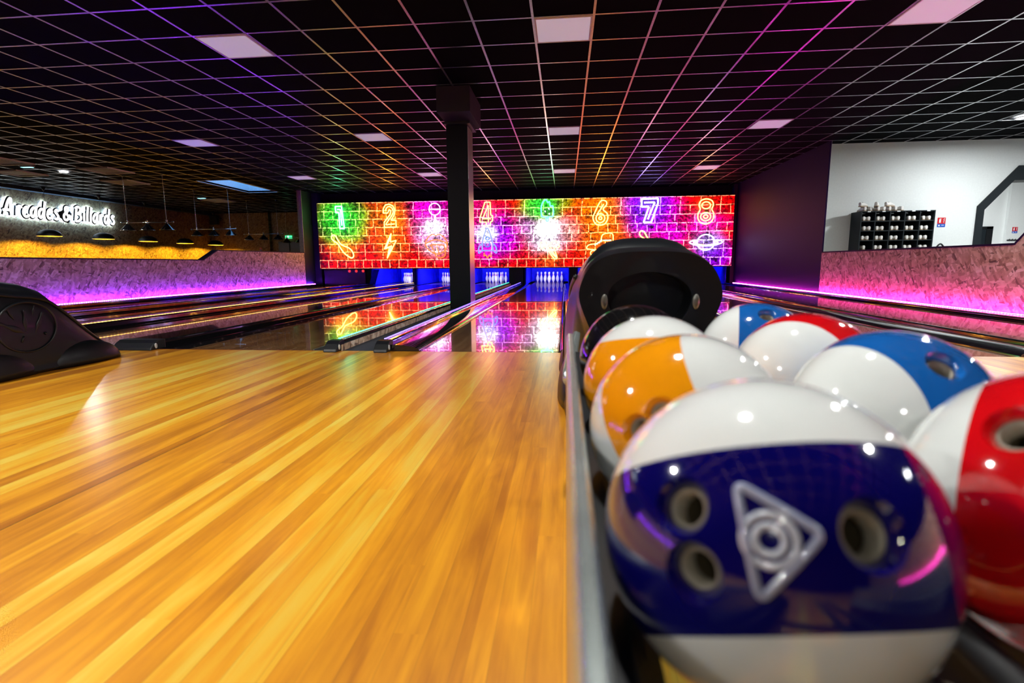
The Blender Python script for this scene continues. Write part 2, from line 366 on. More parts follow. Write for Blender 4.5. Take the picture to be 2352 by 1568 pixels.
# ------------------------------------------------------------------ mural
def mural():
    x0, x1, z0, z1 = -8.27, 5.19, 0.575, 2.725
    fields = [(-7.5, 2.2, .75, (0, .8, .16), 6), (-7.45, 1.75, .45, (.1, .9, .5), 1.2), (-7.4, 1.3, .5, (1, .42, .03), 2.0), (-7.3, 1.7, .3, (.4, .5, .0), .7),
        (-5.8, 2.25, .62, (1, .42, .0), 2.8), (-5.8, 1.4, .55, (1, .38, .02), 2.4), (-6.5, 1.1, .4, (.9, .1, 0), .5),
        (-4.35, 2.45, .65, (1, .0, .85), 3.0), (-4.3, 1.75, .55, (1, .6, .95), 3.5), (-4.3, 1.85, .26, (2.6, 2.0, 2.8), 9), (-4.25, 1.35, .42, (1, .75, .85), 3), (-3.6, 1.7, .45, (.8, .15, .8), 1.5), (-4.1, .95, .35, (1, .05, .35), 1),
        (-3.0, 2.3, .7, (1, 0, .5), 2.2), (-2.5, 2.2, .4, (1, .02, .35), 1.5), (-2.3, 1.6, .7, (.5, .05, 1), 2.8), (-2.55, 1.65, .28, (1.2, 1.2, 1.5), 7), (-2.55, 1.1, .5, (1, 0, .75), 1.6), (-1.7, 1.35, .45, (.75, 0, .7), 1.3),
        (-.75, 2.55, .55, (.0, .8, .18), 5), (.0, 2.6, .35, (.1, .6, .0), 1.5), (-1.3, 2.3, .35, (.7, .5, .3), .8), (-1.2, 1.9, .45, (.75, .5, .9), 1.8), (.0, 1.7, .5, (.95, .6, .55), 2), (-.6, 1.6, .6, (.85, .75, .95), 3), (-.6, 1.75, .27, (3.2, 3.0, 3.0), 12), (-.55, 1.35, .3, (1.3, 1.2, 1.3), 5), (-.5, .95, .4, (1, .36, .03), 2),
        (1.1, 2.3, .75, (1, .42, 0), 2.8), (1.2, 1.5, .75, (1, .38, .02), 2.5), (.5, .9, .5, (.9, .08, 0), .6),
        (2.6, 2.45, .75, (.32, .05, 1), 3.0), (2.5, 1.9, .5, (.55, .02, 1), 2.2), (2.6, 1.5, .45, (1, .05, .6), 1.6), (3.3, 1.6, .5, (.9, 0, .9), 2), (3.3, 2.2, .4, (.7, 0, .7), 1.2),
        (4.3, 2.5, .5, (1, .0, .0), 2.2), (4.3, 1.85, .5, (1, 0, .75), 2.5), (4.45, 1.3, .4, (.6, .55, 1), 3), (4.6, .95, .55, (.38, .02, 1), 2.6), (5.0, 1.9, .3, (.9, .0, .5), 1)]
    nx, nz = 336, 54
    bm = bmesh.new(); grid = []
    lay = bm.verts.layers.float_color.new('glow')  # printed brick colours with glow and white hot spots painted in
    for j in range(nz + 1):
        row = []
        for i in range(nx + 1):
            x = x0 + (x1 - x0) * i / nx; z = z0 + (z1 - z0) * j / nz
            v = bm.verts.new((x, YM, z))
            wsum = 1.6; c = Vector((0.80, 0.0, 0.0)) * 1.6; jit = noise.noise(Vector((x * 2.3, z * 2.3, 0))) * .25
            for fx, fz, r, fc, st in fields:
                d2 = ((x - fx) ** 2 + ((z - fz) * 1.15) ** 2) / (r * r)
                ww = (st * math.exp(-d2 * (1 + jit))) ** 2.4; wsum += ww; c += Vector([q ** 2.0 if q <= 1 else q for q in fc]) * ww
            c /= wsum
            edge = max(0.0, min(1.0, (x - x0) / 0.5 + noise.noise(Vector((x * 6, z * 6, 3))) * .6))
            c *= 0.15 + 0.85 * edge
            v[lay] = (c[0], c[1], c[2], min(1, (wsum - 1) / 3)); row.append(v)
        grid.append(row)
    for j in range(nz):
        for i in range(nx): bm.faces.new([grid[j][i], grid[j][i + 1], grid[j + 1][i + 1], grid[j + 1][i]])
    t = NT('printed_brick_mural')
    o = t.xyz()
    wob = t.add('ShaderNodeTexNoise', i_Vector=t.comb(o[0], o[2]), i_Scale=5.0, i_Detail=4.0)
    ws = t.add('ShaderNodeSeparateColor', i_0=wob.outputs['Color'])
    u = t.math('ADD', t.math('ADD', o[0], 8.27), t.math('MULTIPLY', t.math('SUBTRACT', ws.outputs[0], 0.5), 0.06))
    v = t.math('ADD', t.math('SUBTRACT', o[2], z0), t.math('MULTIPLY', t.math('SUBTRACT', ws.outputs[1], 0.5), 0.05))
    row = t.math('FLOOR', t.math('DIVIDE', v, 0.268))
    odd = t.math('MODULO', t.math('ADD', row, 100.0), 2.0)
    bw = t.math('ADD', 0.305, t.math('MULTIPLY', odd, 0.305))
    ub = t.math('ADD', t.math('DIVIDE', u, bw), t.math('MULTIPLY', row, 0.37))
    fu = t.math('FRACT', ub); fv = t.math('FRACT', t.math('DIVIDE', v, 0.268))
    du = t.math('MULTIPLY', t.math('MINIMUM', fu, t.math('SUBTRACT', 1.0, fu)), bw)
    dv = t.math('MULTIPLY', t.math('MINIMUM', fv, t.math('SUBTRACT', 1.0, fv)), 0.268)
    dm = t.math('MINIMUM', du, dv)
    mfac = t.ramp(dm, [(0.007, (1, 1, 1)), (0.017, (0, 0, 0))])
    rb = t.add('ShaderNodeTexWhiteNoise', noise_dimensions='2D', i_Vector=t.comb(t.math('FLOOR', ub), row)).outputs[0]
    bcol = t.ramp(rb, [(0.0, (0.35, 0.35, 0.35)), (0.5, (0.8, 0.8, 0.8)), (1.0, (1.15, 1.15, 1.15))])
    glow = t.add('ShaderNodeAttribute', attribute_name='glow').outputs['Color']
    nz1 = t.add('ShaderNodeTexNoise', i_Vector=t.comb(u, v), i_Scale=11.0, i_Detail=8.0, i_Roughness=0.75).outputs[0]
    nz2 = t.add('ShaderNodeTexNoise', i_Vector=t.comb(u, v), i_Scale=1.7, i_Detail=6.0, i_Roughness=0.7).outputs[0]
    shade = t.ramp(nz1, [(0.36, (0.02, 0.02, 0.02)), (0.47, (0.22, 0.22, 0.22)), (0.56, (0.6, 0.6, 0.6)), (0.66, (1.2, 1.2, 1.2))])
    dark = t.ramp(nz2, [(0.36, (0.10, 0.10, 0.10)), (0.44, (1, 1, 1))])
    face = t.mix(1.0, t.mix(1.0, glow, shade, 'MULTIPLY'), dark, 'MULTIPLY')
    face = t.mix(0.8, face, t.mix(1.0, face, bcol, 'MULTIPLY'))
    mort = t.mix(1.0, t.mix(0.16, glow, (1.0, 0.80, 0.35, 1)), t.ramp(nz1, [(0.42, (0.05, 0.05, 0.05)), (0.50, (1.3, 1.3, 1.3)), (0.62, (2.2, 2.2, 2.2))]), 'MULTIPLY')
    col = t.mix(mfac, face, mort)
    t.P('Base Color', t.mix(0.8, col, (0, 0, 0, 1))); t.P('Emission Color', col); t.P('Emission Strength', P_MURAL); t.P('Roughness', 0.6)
    root = empty('brick_mural', (0, 0, 0), 'long backlit brick-print mural glowing in many colours above the pin decks', 'mural')
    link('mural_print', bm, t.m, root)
    newbox('backing_panel', x0, x1, YM + 0.004, YM + 0.10, z0, z1, M_BLACK, root)
    bm = bmesh.new(); box(bm, x0 - .02, x1 + .02, YM - .01, YM + .1, z0 - .03, z0); box(bm, x0 - .02, x1 + .02, YM - .01, YM + .1, z1, z1 + .03)
    link('edge_frame', bm, M_BLACK, root)
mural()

# ------------------------------------------------------------------ neon signs on the mural
def neon_mat(name, col, s): return emis('neon_' + name, col, s)
N_Y = neon_mat('yellow', (1.0, 0.46, 0.05), 13.0); N_O = neon_mat('orange', (1.0, 0.24, 0.0), 1.15); N_C = neon_mat('cyan', (0.10, 0.95, 0.5), 11.0)
N_W = neon_mat('white', (0.45, 0.36, 1.0), 11.0); N_B = neon_mat('blue', (0.0, 0.22, 1.0), 1.1); N_RK = neon_mat('pale_blue', (0.16, 0.25, 1.0), 1.6); N_G = neon_mat('green', (0.04, 1.0, 0.32), 6.0); N_P = neon_mat('pink', (0.9, 0.25, 1.0), 5.0)
NY = YM - 0.06
def neon(name, label, paths, cx, cz, wid, hei, mat, r=0.016, parts=()):
    root = empty(name, (cx, NY, cz - hei / 2), label, 'neon sign', 'neon signs in front of the brick mural')
    def mk(nm, paths, mat, rr, lab=None):
        bm = bmesh.new()
        for pth in paths:
            closed = pth[0] == 'C' or pth[0] == 'S'; smooth = pth[0] in 'Ss'
            P = [Vector(((a - 0.5) * wid, 0, b * hei)) for a, b in pth[1]]
            if smooth: P = catmull(P, 7, closed)
            else:
                Q = []                      # densify so corners stay crisp
                for i in range(len(P) if closed else len(P) - 1):
                    a, b = P[i], P[(i + 1) % len(P)]
                    Q += [a.lerp(b, 0.02), a.lerp(b, 0.5), a.lerp(b, 0.98)]
                P = Q
            tube(bm, P, rr, 8, closed)
            m = P[len(P) // 3]              # a stand-off post back to the mural
            tube(bm, [m, m + Vector((0, 0.058, 0))], 0.006, 6)
        o = link(nm, bm, mat, root, smooth=True)
        if lab: o['label'] = lab
    mk('neon_tube', paths, mat, r)
    for nm, pp, mm, rr, lab in parts: mk(nm, pp, mm, rr, lab)
    return root
def circ(cx, cz, rx, rz, n=12, a0=0, a1=2 * PI):
    return [(cx + rx * math.cos(a0 + (a1 - a0) * k / n), cz + rz * math.sin(a0 + (a1 - a0) * k / n)) for k in range(n)]
neon('neon_number', 'cyan white neon number 1 on the green top left corner of the mural', [('C', [(.1, .72), (.1, 1), (.72, 1), (.9, .0), (.45, .0), (.42, .72)]), ('c', [(.28, .86), (.58, .86), (.67, .12)])], -7.46, 2.25, 0.34, 0.72, N_C, .02)
neon('neon_number', 'yellow neon number 2 above the lightning bolt', [('C', [(.0, .62), (.02, .8), (.2, .97), (.5, 1), (.8, .92), (.95, .72), (.85, .5), (.62, .3), (1, .3), (1, 0), (.05, 0), (.05, .22), (.55, .55), (.62, .7), (.5, .77), (.36, .62)]), ('s', [(.18, .72), (.32, .86), (.55, .89), (.78, .76), (.74, .56), (.2, .14), (.5, .13), (.88, .14)])], -5.76, 2.28, 0.42, 0.74, N_Y)
neon('neon_number', 'orange yellow neon number 4 right of the pillar above the rocket', [('C', [(.42, 1), (.82, 1), (.86, .45), (1, .42), (.98, .2), (.85, .16), (.8, 0), (.5, 0), (.5, .16), (0, .16), (.02, .34)]), ('c', [(.68, .88), (.22, .3), (.86, .3)]), ('c', [(.68, .88), (.66, .12)])], -2.55, 2.28, 0.42, 0.74, N_Y, .014)
neon('neon_number', 'yellow neon number 6 above the roller skate', [('S', [(.5, 1), (.85, 1), (.9, .85), (.68, .65), (.95, .48), (1, .25), (.82, .04), (.5, -.02), (.18, .04), (0, .28), (.1, .5)]), ('S', circ(.5, .28, .3, .19)), ('S', circ(.5, .28, .1, .06)), ('c', [(.72, .88), (.25, .42)])], 1.1, 2.25, 0.46, 0.72, N_Y)
neon('neon_number', 'white blue neon number 7 on the violet bricks', [('C', [(.0, 1), (1, 1), (1, .8), (.62, 0), (.15, 0), (.45, .66), (0, .66)]), ('c', [(.14, .84), (.8, .84), (.4, .12)])], 2.62, 2.3, 0.5, 0.72, N_W, .024)
neon('neon_number', 'orange neon number 8 on the red top right bricks', [('S', [(.5, 1), (.85, .93), (.97, .76), (.88, .58), (1, .42), (1, .2), (.8, .03), (.5, -.02), (.2, .03), (0, .2), (0, .42), (.12, .58), (.03, .76), (.15, .93)]), ('S', circ(.5, .74, .28, .14)), ('S', circ(.5, .28, .33, .17)), ('S', circ(.5, .28, .14, .07))], 4.33, 2.25, 0.46, 0.74, N_Y, .015)
PINP = [(.07, 1), (.0, .9), (.06, .78), (.28, .62), (.42, .4), (.6, .18), (.88, .0), (1, .1), (.93, .3), (.78, .44), (.45, .58), (.3, .78), (.2, .95)]
neon('neon_pin', 'yellow neon bowling pin below the green number 1', [('S', PINP)], -7.42, 1.3, 0.74, 0.76, N_Y, .018)
neon('neon_pin', 'yellow neon bowling pin under number 7, mostly behind the ball return hood', [('S', PINP)], 2.7, 1.3, 0.74, 0.76, N_Y, .018)
neon('neon_bolt', 'yellow neon lightning bolt below number 2', [('C', [(.6, 1), (.08, .38), (.45, .45), (.25, 0), (.95, .72), (.52, .66)]), ('c', [(.58, .9), (.2, .42), (.6, .5), (.32, .1)])], -5.78, 1.3, 0.48, 0.82, N_Y, .016)
neon('neon_lollipop', 'pink white neon lollipop just left of the pillar', [('S', circ(.5, .78, .46, .2)), ('c', [(.05, .78), (.95, .78)]), ('c', [(.46, .58), (.46, 0)]), ('c', [(.56, .58), (.56, 0)])], -4.24, 2.2, 0.4, 0.94, N_P, .017)
neon('neon_mouth', 'orange neon open mouth with a tongue, left of the pillar', [('S', [(.0, .62), (.15, .88), (.35, 1), (.5, .95), (.65, 1), (.88, .85), (1, .62), (.9, .35), (.6, .18), (.3, .26), (.1, .42)]), ('s', [(.02, .62), (.3, .74), (.5, .77), (.75, .72), (.98, .62)]), ('s', [(.2, .54), (.4, .57), (.85, .55)])], -4.22, 1.27, 0.74, 0.78, N_O, .018,
     [('tongue', [('s', [(.28, .52), (.42, .25), (.5, .08), (.7, .02), (.88, .12), (.9, .4), (.84, .55)]), ('s', [(.52, .5), (.62, .2)])], N_O, .018, None)])
neon('neon_rocket', 'blue white neon rocket with orange flames under number 4', [('s', [(.2, .24), (.22, .55), (.35, .82), (.5, 1), (.65, .82), (.78, .55), (.8, .24)]), ('c', [(.2, .26), (.8, .26)]), ('s', [(.22, .5), (.02, .38), (.0, .18), (.2, .28)]), ('s', [(.78, .5), (.98, .38), (1, .18), (.8, .28)])], -2.52, 1.35, 0.58, 0.98, N_RK, .022,
     [('flame', [('c', [(.32, .2), (.28, .08), (.4, .12), (.5, 0), (.58, .12), (.72, .04), (.68, .2)])], N_O, .018, 'orange neon flame'),
      ('porthole', [('S', circ(.5, .66, .1, .055)), ('S', circ(.5, .47, .15, .085))], N_B, .014, 'two blue neon rings')])
neon('neon_ice_lolly', 'green white neon ice lolly on the green bricks', [('S', [(.05, .3), (.02, .65), (.15, .9), (.4, 1.02), (.55, .88), (.68, .92), (.75, .72), (.95, .7), (.98, .3), (.85, .22), (.15, .22)]), ('c', [(.42, .2), (.42, 0), (.58, 0), (.58, .2)])], -.58, 2.35, 0.4, 0.66, N_G, .02,
     [('topping', [('c', [(.3, .5), (.36, .44)])], N_W, .014, None), ('topping', [('c', [(.6, .62), (.66, .56)])], N_W, .014, None), ('topping', [('c', [(.64, .38), (.7, .32)])], N_W, .014, None)])
neon('neon_banana', 'yellow neon peeled banana under the white glow', [('S', [(.12, .55), (.0, .72), (.05, .92), (.2, 1), (.35, .95), (.5, .8), (.6, .95), (.8, 1), (.98, .85), (1, .66), (.85, .62), (.72, .68), (.8, .4), (.9, .0), (.72, .02), (.5, .35), (.3, .7)]), ('s', [(.32, .86), (.45, .6), (.62, .3), (.85, .05)]), ('s', [(.55, .85), (.6, .5), (.85, .1)])], -.5, 1.12, 0.6, 0.54, N_Y, .015)
neon('neon_banana_tip', 'white neon banana tip above the peeled banana', [('s', [(.0, .0), (.1, .5), (.5, 1), (.9, .5), (1, 0)])], -.58, 1.62, 0.25, 0.42, N_W, .02)
neon('neon_roller_skate', 'yellow neon roller skate half hidden by the ball return hood', [('S', [(.02, .3), (.0, .42), (.1, .5), (.35, .55), (.52, .68), (.62, .98), (.98, 1), (1, .5), (.95, .26), (.5, .24)]), ('S', circ(.25, .1, .12, .12)), ('S', circ(.8, .1, .12, .12))], 1.1, 1.27, 0.8, 0.66, N_Y, .014,
     [('lace', [('c', [(.3, .46), (.36, .56)]), ('c', [(.38, .5), (.44, .62)]), ('c', [(.46, .56), (.52, .68)]), ('c', [(.53, .62), (.58, .74)]), ('c', [(.62, .7), (.95, .7)])], N_G, .014, 'green neon laces')])
neon('neon_planet', 'white neon ringed planet below number 8', [('S', circ(.5, .5, .27, .48, 16)), ('s', [(.25, .62), (.05, .58), (.0, .48), (.2, .34), (.5, .28), (.8, .34), (1, .48), (.95, .6), (.75, .62)])], 4.37, 1.3, 0.98, 0.5, N_W, .016,
     [('planet_ring', [('s', [(.26, .56), (.14, .5), (.25, .4), (.5, .34), (.75, .4), (.88, .5), (.74, .57)])], N_Y, .012, 'yellow neon inner ring')])

# ------------------------------------------------------------------ lanes, dividers, bumpers, LED strips
lane_words = ['below the green number 1', 'below the yellow number 2', 'directly left of the one ending behind the pillar', 'below number 4, ending at the pillar aisle', 'right of the pillar aisle, brightest white reflection', 'behind the ball return hood on its left', 'behind the ball return hood on its right', 'nearest the pink lit wall']
lane_lab = ['glossy wooden bowling lane along the violet lit left wall', 'glossy wooden bowling lane below the lightning bolt sign', 'glossy wooden bowling lane below the neon mouth, left of the widest black divider',
            'glossy wooden bowling lane left of the pillar aisle, reflecting the neon pin', 'glossy wooden bowling lane right of the pillar aisle with white mural reflection', 'glossy wooden bowling lane hidden behind the ball return hood, left one of the pair',
            'glossy wooden bowling lane right behind the ball return hood', 'glossy wooden bowling lane along the pink lit right wall']
for c, lab in zip(LANES, lane_lab):
    t = tag(newbox('bowling_lane', c - HW, c + HW, YF + 0.004, YEND - 0.1, -0.06, 0, M_LANE), lab, 'bowling lane', 'bowling lanes')
struct('trim_8', newbox('t', -4.9, -1.95, YF - 0.006, YF + 0.006, -0.002, 0.0015, plain('dark_red_line', (0.12, 0.01, 0.01), 0.4)))

def led_mat(name, col, k=1.0):
    t = NT('led_' + name); o = t.xyz()
    fr = t.math('FRACT', t.math('MULTIPLY', o[1], 22.0))
    on = t.math('ADD', 0.35, t.math('MULTIPLY', t.math('LESS_THAN', fr, 0.5), 0.65 * 2))
    t.P('Base Color', (0.5, 0.5, 0.5, 1)); t.P('Emission Color', (*col, 1)); t.P('Emission Strength', t.math('MULTIPLY', on, P_LED * k))
    return t.m
def led(x, z, y0, y1, col, name, label, k=1.0, wd=0.012, tilt=0):
    m = led_mat(name, col, k)
    root = empty('led_strip', (x, y0, z), label, 'LED strip', 'LED strips along the lanes')
    bm = bmesh.new(); box(bm, -wd / 2, wd / 2, 0, y1 - y0, 0.003, 0.008); link('light_strip', bm, m, root)
    bm = bmesh.new(); box(bm, -wd / 2 - 0.004, wd / 2 + 0.004, 0, y1 - y0, -0.0005, 0.003); link('carrier_channel', bm, M_STEEL, root)
led(RW - 0.065, 0.045, -3, 17.1, (1.0, 0.025, 0.60), 'pink', 'pink LED strip at the foot of the right chipboard wall', 1.6)
led(LW + 0.065, 0.062, -3, 17.1, (0.20, 0.012, 1.0), 'violet', 'violet LED strip at the foot of the left chipboard wall', 2.4)
led(-5.02, 0.079, 4.05, 17.1, (1.0, 0.42, 0.05), 'yellow', 'warm yellow LED strip between the second and third lanes from the left', 0.07, 0.010)
led(-1.825, 0.079, 4.05, 17.1, (0.03, 1.0, 0.35), 'green', 'green LED strip on the left edge of the pillar aisle', 0.045, 0.014)
led(-1.44, 0.079, 4.05, 17.1, (0.10, 0.07, 1.0), 'blue', 'blue LED strip on the right edge of the pillar aisle', 0.06, 0.014)

def rail_profile(x0, x1, z, r=0.018):
    P = [(x0, -0.09)]
    for k in range(6): a = PI - k * PI / 10; P.append((x0 + r + r * math.cos(a), z - r + r * math.sin(a)))
    for k in range(6): a = PI / 2 - k * PI / 10; P.append((x1 - r + r * math.cos(a), z - r + r * math.sin(a)))
    P.append((x1, -0.09)); return P
def bumper_profile(xin, xout, z0):
    """convex glossy cover from the rail (xin) down to beside the lane (xout)"""
    s = 1 if xout > xin else -1; w_ = abs(xout - xin); P = []; g = min(0.02, w_ * 0.12)
    P.append((xin, -0.08)); P.append((xin, 0.050)); P.append((xin + s * g, 0.050))
    for k in range(15):
        a = PI / 2 * k / 14
        P.append((xin + s * (g + (w_ * .95 - g) * math.sin(a)), 0.048 * math.cos(a) + .001))
    P.append((xin + s * w_ * 0.96, -0.02)); P.append((xin + s * w_ * 0.985, 0.004)); P.append((xin + s * w_, 0.004)); P.append((xin + s * w_, -0.08))
    return P
def end_cap(parent, x0, x1, z, y0=-0.09, lng=0.17, oval=True):
    bm = bmesh.new()
    prof = [(y0, 0.0), (y0 + 0.01, z * .3), (y0 + 0.05, z * 0.78), (y0 + 0.09, z + 0.004), (y0 + lng, z + 0.006), (y0 + lng, 0.0)]
    prof = [(a, b) for a, b in prof]
    prism(bm, prof, 'X', x0 - 0.004, x1 + 0.004)
    c = link('end_cap', bm, M_BLACK, parent, bevel=0.008)
    if oval:
        bm = bmesh.new(); lathe(bm, [(0.0215, 0), (0.0215, 0.004), (0.017, 0.006)], 20, Matrix.Translation((x1 + 0.004, y0 + 0.06, z * 0.45)) @ Matrix.Rotation(PI / 2, 4, 'Y') @ Matrix.Diagonal((1.0, 0.6, 1, 1)))
        link('screw_cover', bm, plain('pale_grey_plastic', (0.55, 0.6, 0.62), 0.4), c)['label'] = 'pale oval screw cover'
def divider(xc, w_, left, right, z, label, y1=17.15, cap=True, mat=None, hb=0.0):
    """rail with optional bumper covers reaching lane edges left/right"""
    root = empty('lane_divider', (xc, YF, 0), label, 'lane divider', 'black dividers between the lanes')
    L = y1 - YF
    bm = bmesh.new(); prism(bm, rail_profile(-w_ / 2, w_ / 2, z), 'Y', 0.012, L); link('rail', bm, mat or M_GLOSS, root, bevel=0.0)
    for side, e in ((-1, left), (1, right)):
        if e is None: continue
        segs = [(0.012, 5.6), (5.62, 9.9), (9.92, L)]
        xin = side * w_ / 2 + side * 0.001; xo = e - xc
        if hb < .03:                       # bumper folded away: open gutter trough
            bm = bmesh.new(); ww = abs(xo - xin)
            P = [(xin, -.085), (xin, -.004), (xin + side * .006, -.004)] + [(xin + side * (.006 + (ww - .012) * q / 8), -.012 - .05 * math.sin(PI * q / 8)) for q in range(9)] + [(xo - side * .006, -.002), (xo, -.002), (xo, -.085)]
            prism(bm, P, 'Y', 0.012, L); link('gutter', bm, M_GLOSS, root); continue
        for k, (a, b) in enumerate(segs):
            bm = bmesh.new(); P = bumper_profile(xin, xo, z + 0.012)
            if side < 0: P = P[::-1]
            prism(bm, P, 'Y', a, b)
            o = link('bumper_rail', bm, M_GLOSS, root)
            o.data.polygons.foreach_set('use_smooth', [len(p.vertices) == 4 for p in o.data.polygons])
            md = o.modifiers.new('split', 'EDGE_SPLIT'); md.split_angle = math.radians(28)
    if cap: end_cap(root, -w_ / 2, w_ / 2, z)
    return root
E_ = [(c - HW - 0.004, c + HW + 0.004) for c in LANES]
divider(-6.658, 0.15, E_[0][1], E_[1][0], 0.075, 'black divider rail between the two lanes nearest the left wall')
divider(-5.045, 0.075, E_[1][1], E_[2][0], 0.076, 'thin black divider carrying the yellow LED strip')
divider(-3.505, 0.34, E_[2][1], E_[3][0], 0.072, 'widest black divider, behind the left ball return hood', cap=True)
d4 = divider(-1.825, 0.10, None, None, 0.076, 'black divider carrying the green LED strip beside the aisle')
bm = bmesh.new(); box(bm, 0.051, 0.058, 0.012, 13.2, -0.02, 0.045); link('chipboard_plinth', bm, M_OSBX, d4)['label'] = 'chipboard face towards the aisle'
bm = bmesh.new(); prism(bm, [(-0.185, -0.05), (-0.12, -0.075), (-0.052, -0.05), (-0.052, -0.085), (-0.185, -0.085)], 'Y', 0.012, 13.2); link('gutter', bm, plain('grey_gutter', (0.10, 0.11, 0.11), 0.35), d4)
bm = bmesh.new(); box(bm, -0.182, -0.174, 0.012, 13.2, -0.05, 0.006); link('gutter_lip', bm, M_STEEL, d4)
divider(-1.42, 0.10, None, E_[4][0], 0.078, 'black divider carrying the blue LED strip with mirror-like bumper', hb=.06)
divider(0.265, 0.20, E_[4][1], E_[5][0], 0.07, 'black divider behind the front ball return, its bumper reflecting orange', hb=.06)
divider(1.88, 0.08, E_[5][1], E_[6][0], 0.07, 'black divider hidden behind the front ball return hood', cap=True)
divider(3.50, 0.18, E_[6][1], E_[7][0], 0.075, 'long black divider running past the blue and red balls', hb=.06)
divider(5.16, 0.255, E_[7][1], None, 0.043, 'black kerb under the pink LED strip at the right wall', cap=False)
divider(-8.36, 0.255, None, E_[0][0], 0.06, 'black kerb under the violet LED strip at the left wall', cap=False)

# ------------------------------------------------------------------ pin decks
deck_lamp_on = {1: 1.0, 2: 1.0, 3: 1.0, 4: 1.0, 5: .8, 6: .8, 7: .35}
for i, c in enumerate(LANES):
    xl = c - 0.78; xr = c + 0.78
    if i == 0: continue
    m = M_BLUE
    o = newbox('pit_curtain', c - 0.70, c + 0.70, YEND - 0.06, YEND - 0.03, 0.0, 1.2, m)
    tag(o, 'blue lit pit curtain behind the pins of the ' + ['', 'lane under the lightning bolt', 'lane under the neon mouth', 'lane under the neon rocket', 'lane right of the pillar', 'left lane behind the hood', 'right lane behind the hood', 'lane by the right wall'][i], 'curtain', 'pit curtains')
    for s in (-1, 1):
        x = c + s * 0.72
        kb = newbox('kickback_panel', x - 0.02, x + 0.02, YM + 0.16, YEND - 0.07, 0.0, 1.2, M_BLUE)
        tag(kb, 'blue kickback panel %s of the pins on the %s' % ('left' if s < 0 else 'right', ['', 'lane under the lightning bolt', 'lane under the neon mouth', 'lane under the neon rocket', 'lane right of the pillar', 'left lane behind the hood', 'right lane behind the hood', 'lane by the right wall'][i]), 'panel', 'kickback panels')
    if i in deck_lamp_on:
        ld = bpy.data.lights.new('pin_deck_lamp', 'AREA'); ld.shape = 'RECTANGLE'; ld.size = 1.0; ld.size_y = 0.12
        ld.color = (0.5, 0.5, 1.0); ld.energy = P_PIN * deck_lamp_on[i]
        lo = bpy.data.objects.new('pin_deck_lamp', ld); COL.objects.link(lo); lo.location = (c, 17.75, 0.85)
        lo.rotation_euler = (math.radians(62), 0, 0)
# black partitions between the lane pairs and closed cover on the first lane
for x0, x1, lab in [(-1.81, -1.37, 'black machine partition behind the pillar aisle'), (-5.06, -5.03, 'thin black partition between the second and third pin decks'), (0.16, 0.36, 'black partition beside the front hood'), (3.42, 3.6, 'black partition in front of the right pin decks')]:
    tag(newbox('machine_partition', x0, x1, YM + 0.02, YM + 0.14, 0.0, 0.535, M_BLACKWALL), lab, 'partition', 'machine partitions')
cv = tag(newbox('pinsetter_cover', -8.2, -6.75, YM + 0.12, YM + 0.24, 0.0, 0.53, M_BLACK, bevel=0.01), 'black closed machine cover at the end of the leftmost lane', 'cover')
for k in range(3):
    bm = bmesh.new(); lathe(bm, [(0.05, 0), (0.03, -0.03), (0.0001, -0.04)], 12, Matrix.Translation((-7.3 + k * 0.24, YM + 0.115, 0.48)) @ Matrix.Rotation(-PI / 2, 4, 'X'))
    link('status_lamp', bm, emis('red_status', (1, 0.02, 0.01), 0.8), cv)['label'] = 'dim red lamp'
bm = bmesh.new()
vs = [(-6.62, 0.02), (-6.42, 0.02), (-6.25, 0.53), (-6.45, 0.53)]
prism(bm, vs, 'Y', YM + 0.1, YM + 0.15)
tag(link('diagonal_guide_board', bm, M_BLUE), 'blue slanting board beside the second lane pin deck', 'board')

# bowling pin (lathe), stripes in the material
t = NT('pin_plastic'); o = t.xyz()
def band(a, b): return t.math('MULTIPLY', t.math('GREATER_THAN', o[2], a), t.math('LESS_THAN', o[2], b))
st = t.math('ADD', band(0.252, 0.264), band(0.276, 0.288))
t.P('Base Color', t.mix(st, (0.9, 0.88, 0.86, 1), (0.9, 0.02, 0.08, 1))); t.P('Roughness', 0.25); t.P('Coat Weight', 0.6)
M_PIN = t.m
prof = [(0.0258, 0), (0.029, 0.006), (0.036, 0.03), (0.0500, 0.065), (0.0572, 0.095), (0.0605, 0.118), (0.0585, 0.15), (0.050, 0.182), (0.0375, 0.215), (0.0262, 0.245), (0.0228, 0.262), (0.0232, 0.285), (0.0275, 0.31), (0.0318, 0.335), (0.0318, 0.350), (0.028, 0.366), (0.018, 0.377), (0.0005, 0.381)]
bm = bmesh.new(); lathe(bm, prof, 20); pin0 = link('bowling_pin', bm, M_PIN, smooth=True)
SPOTS = [('front pin', 0, 0), ('second row left pin', -1, 1), ('second row right pin', 1, 1), ('third row left pin', -2, 2), ('third row middle pin', 0, 2), ('third row right pin', 2, 2),
         ('back row far left pin', -3, 3), ('back row inner left pin', -1, 3), ('back row inner right pin', 1, 3), ('back row far right pin', 3, 3)]
first = True
for i, nm in ((1, 'under the lightning bolt sign'), (2, 'under the neon mouth'), (3, 'under the neon rocket'), (4, 'right of the pillar')):
    for w_, a, b in SPOTS:
        p = pin0 if first else pin0.copy()
        if not first: COL.objects.link(p)
        first = False
        p.location = (LANES[i] + a * 0.1524, 19.4 + b * 0.264, 0.0005)
        tag(p, 'white red-striped %s %s' % (w_, nm), 'bowling pin', 'bowling pins standing on the pin decks')

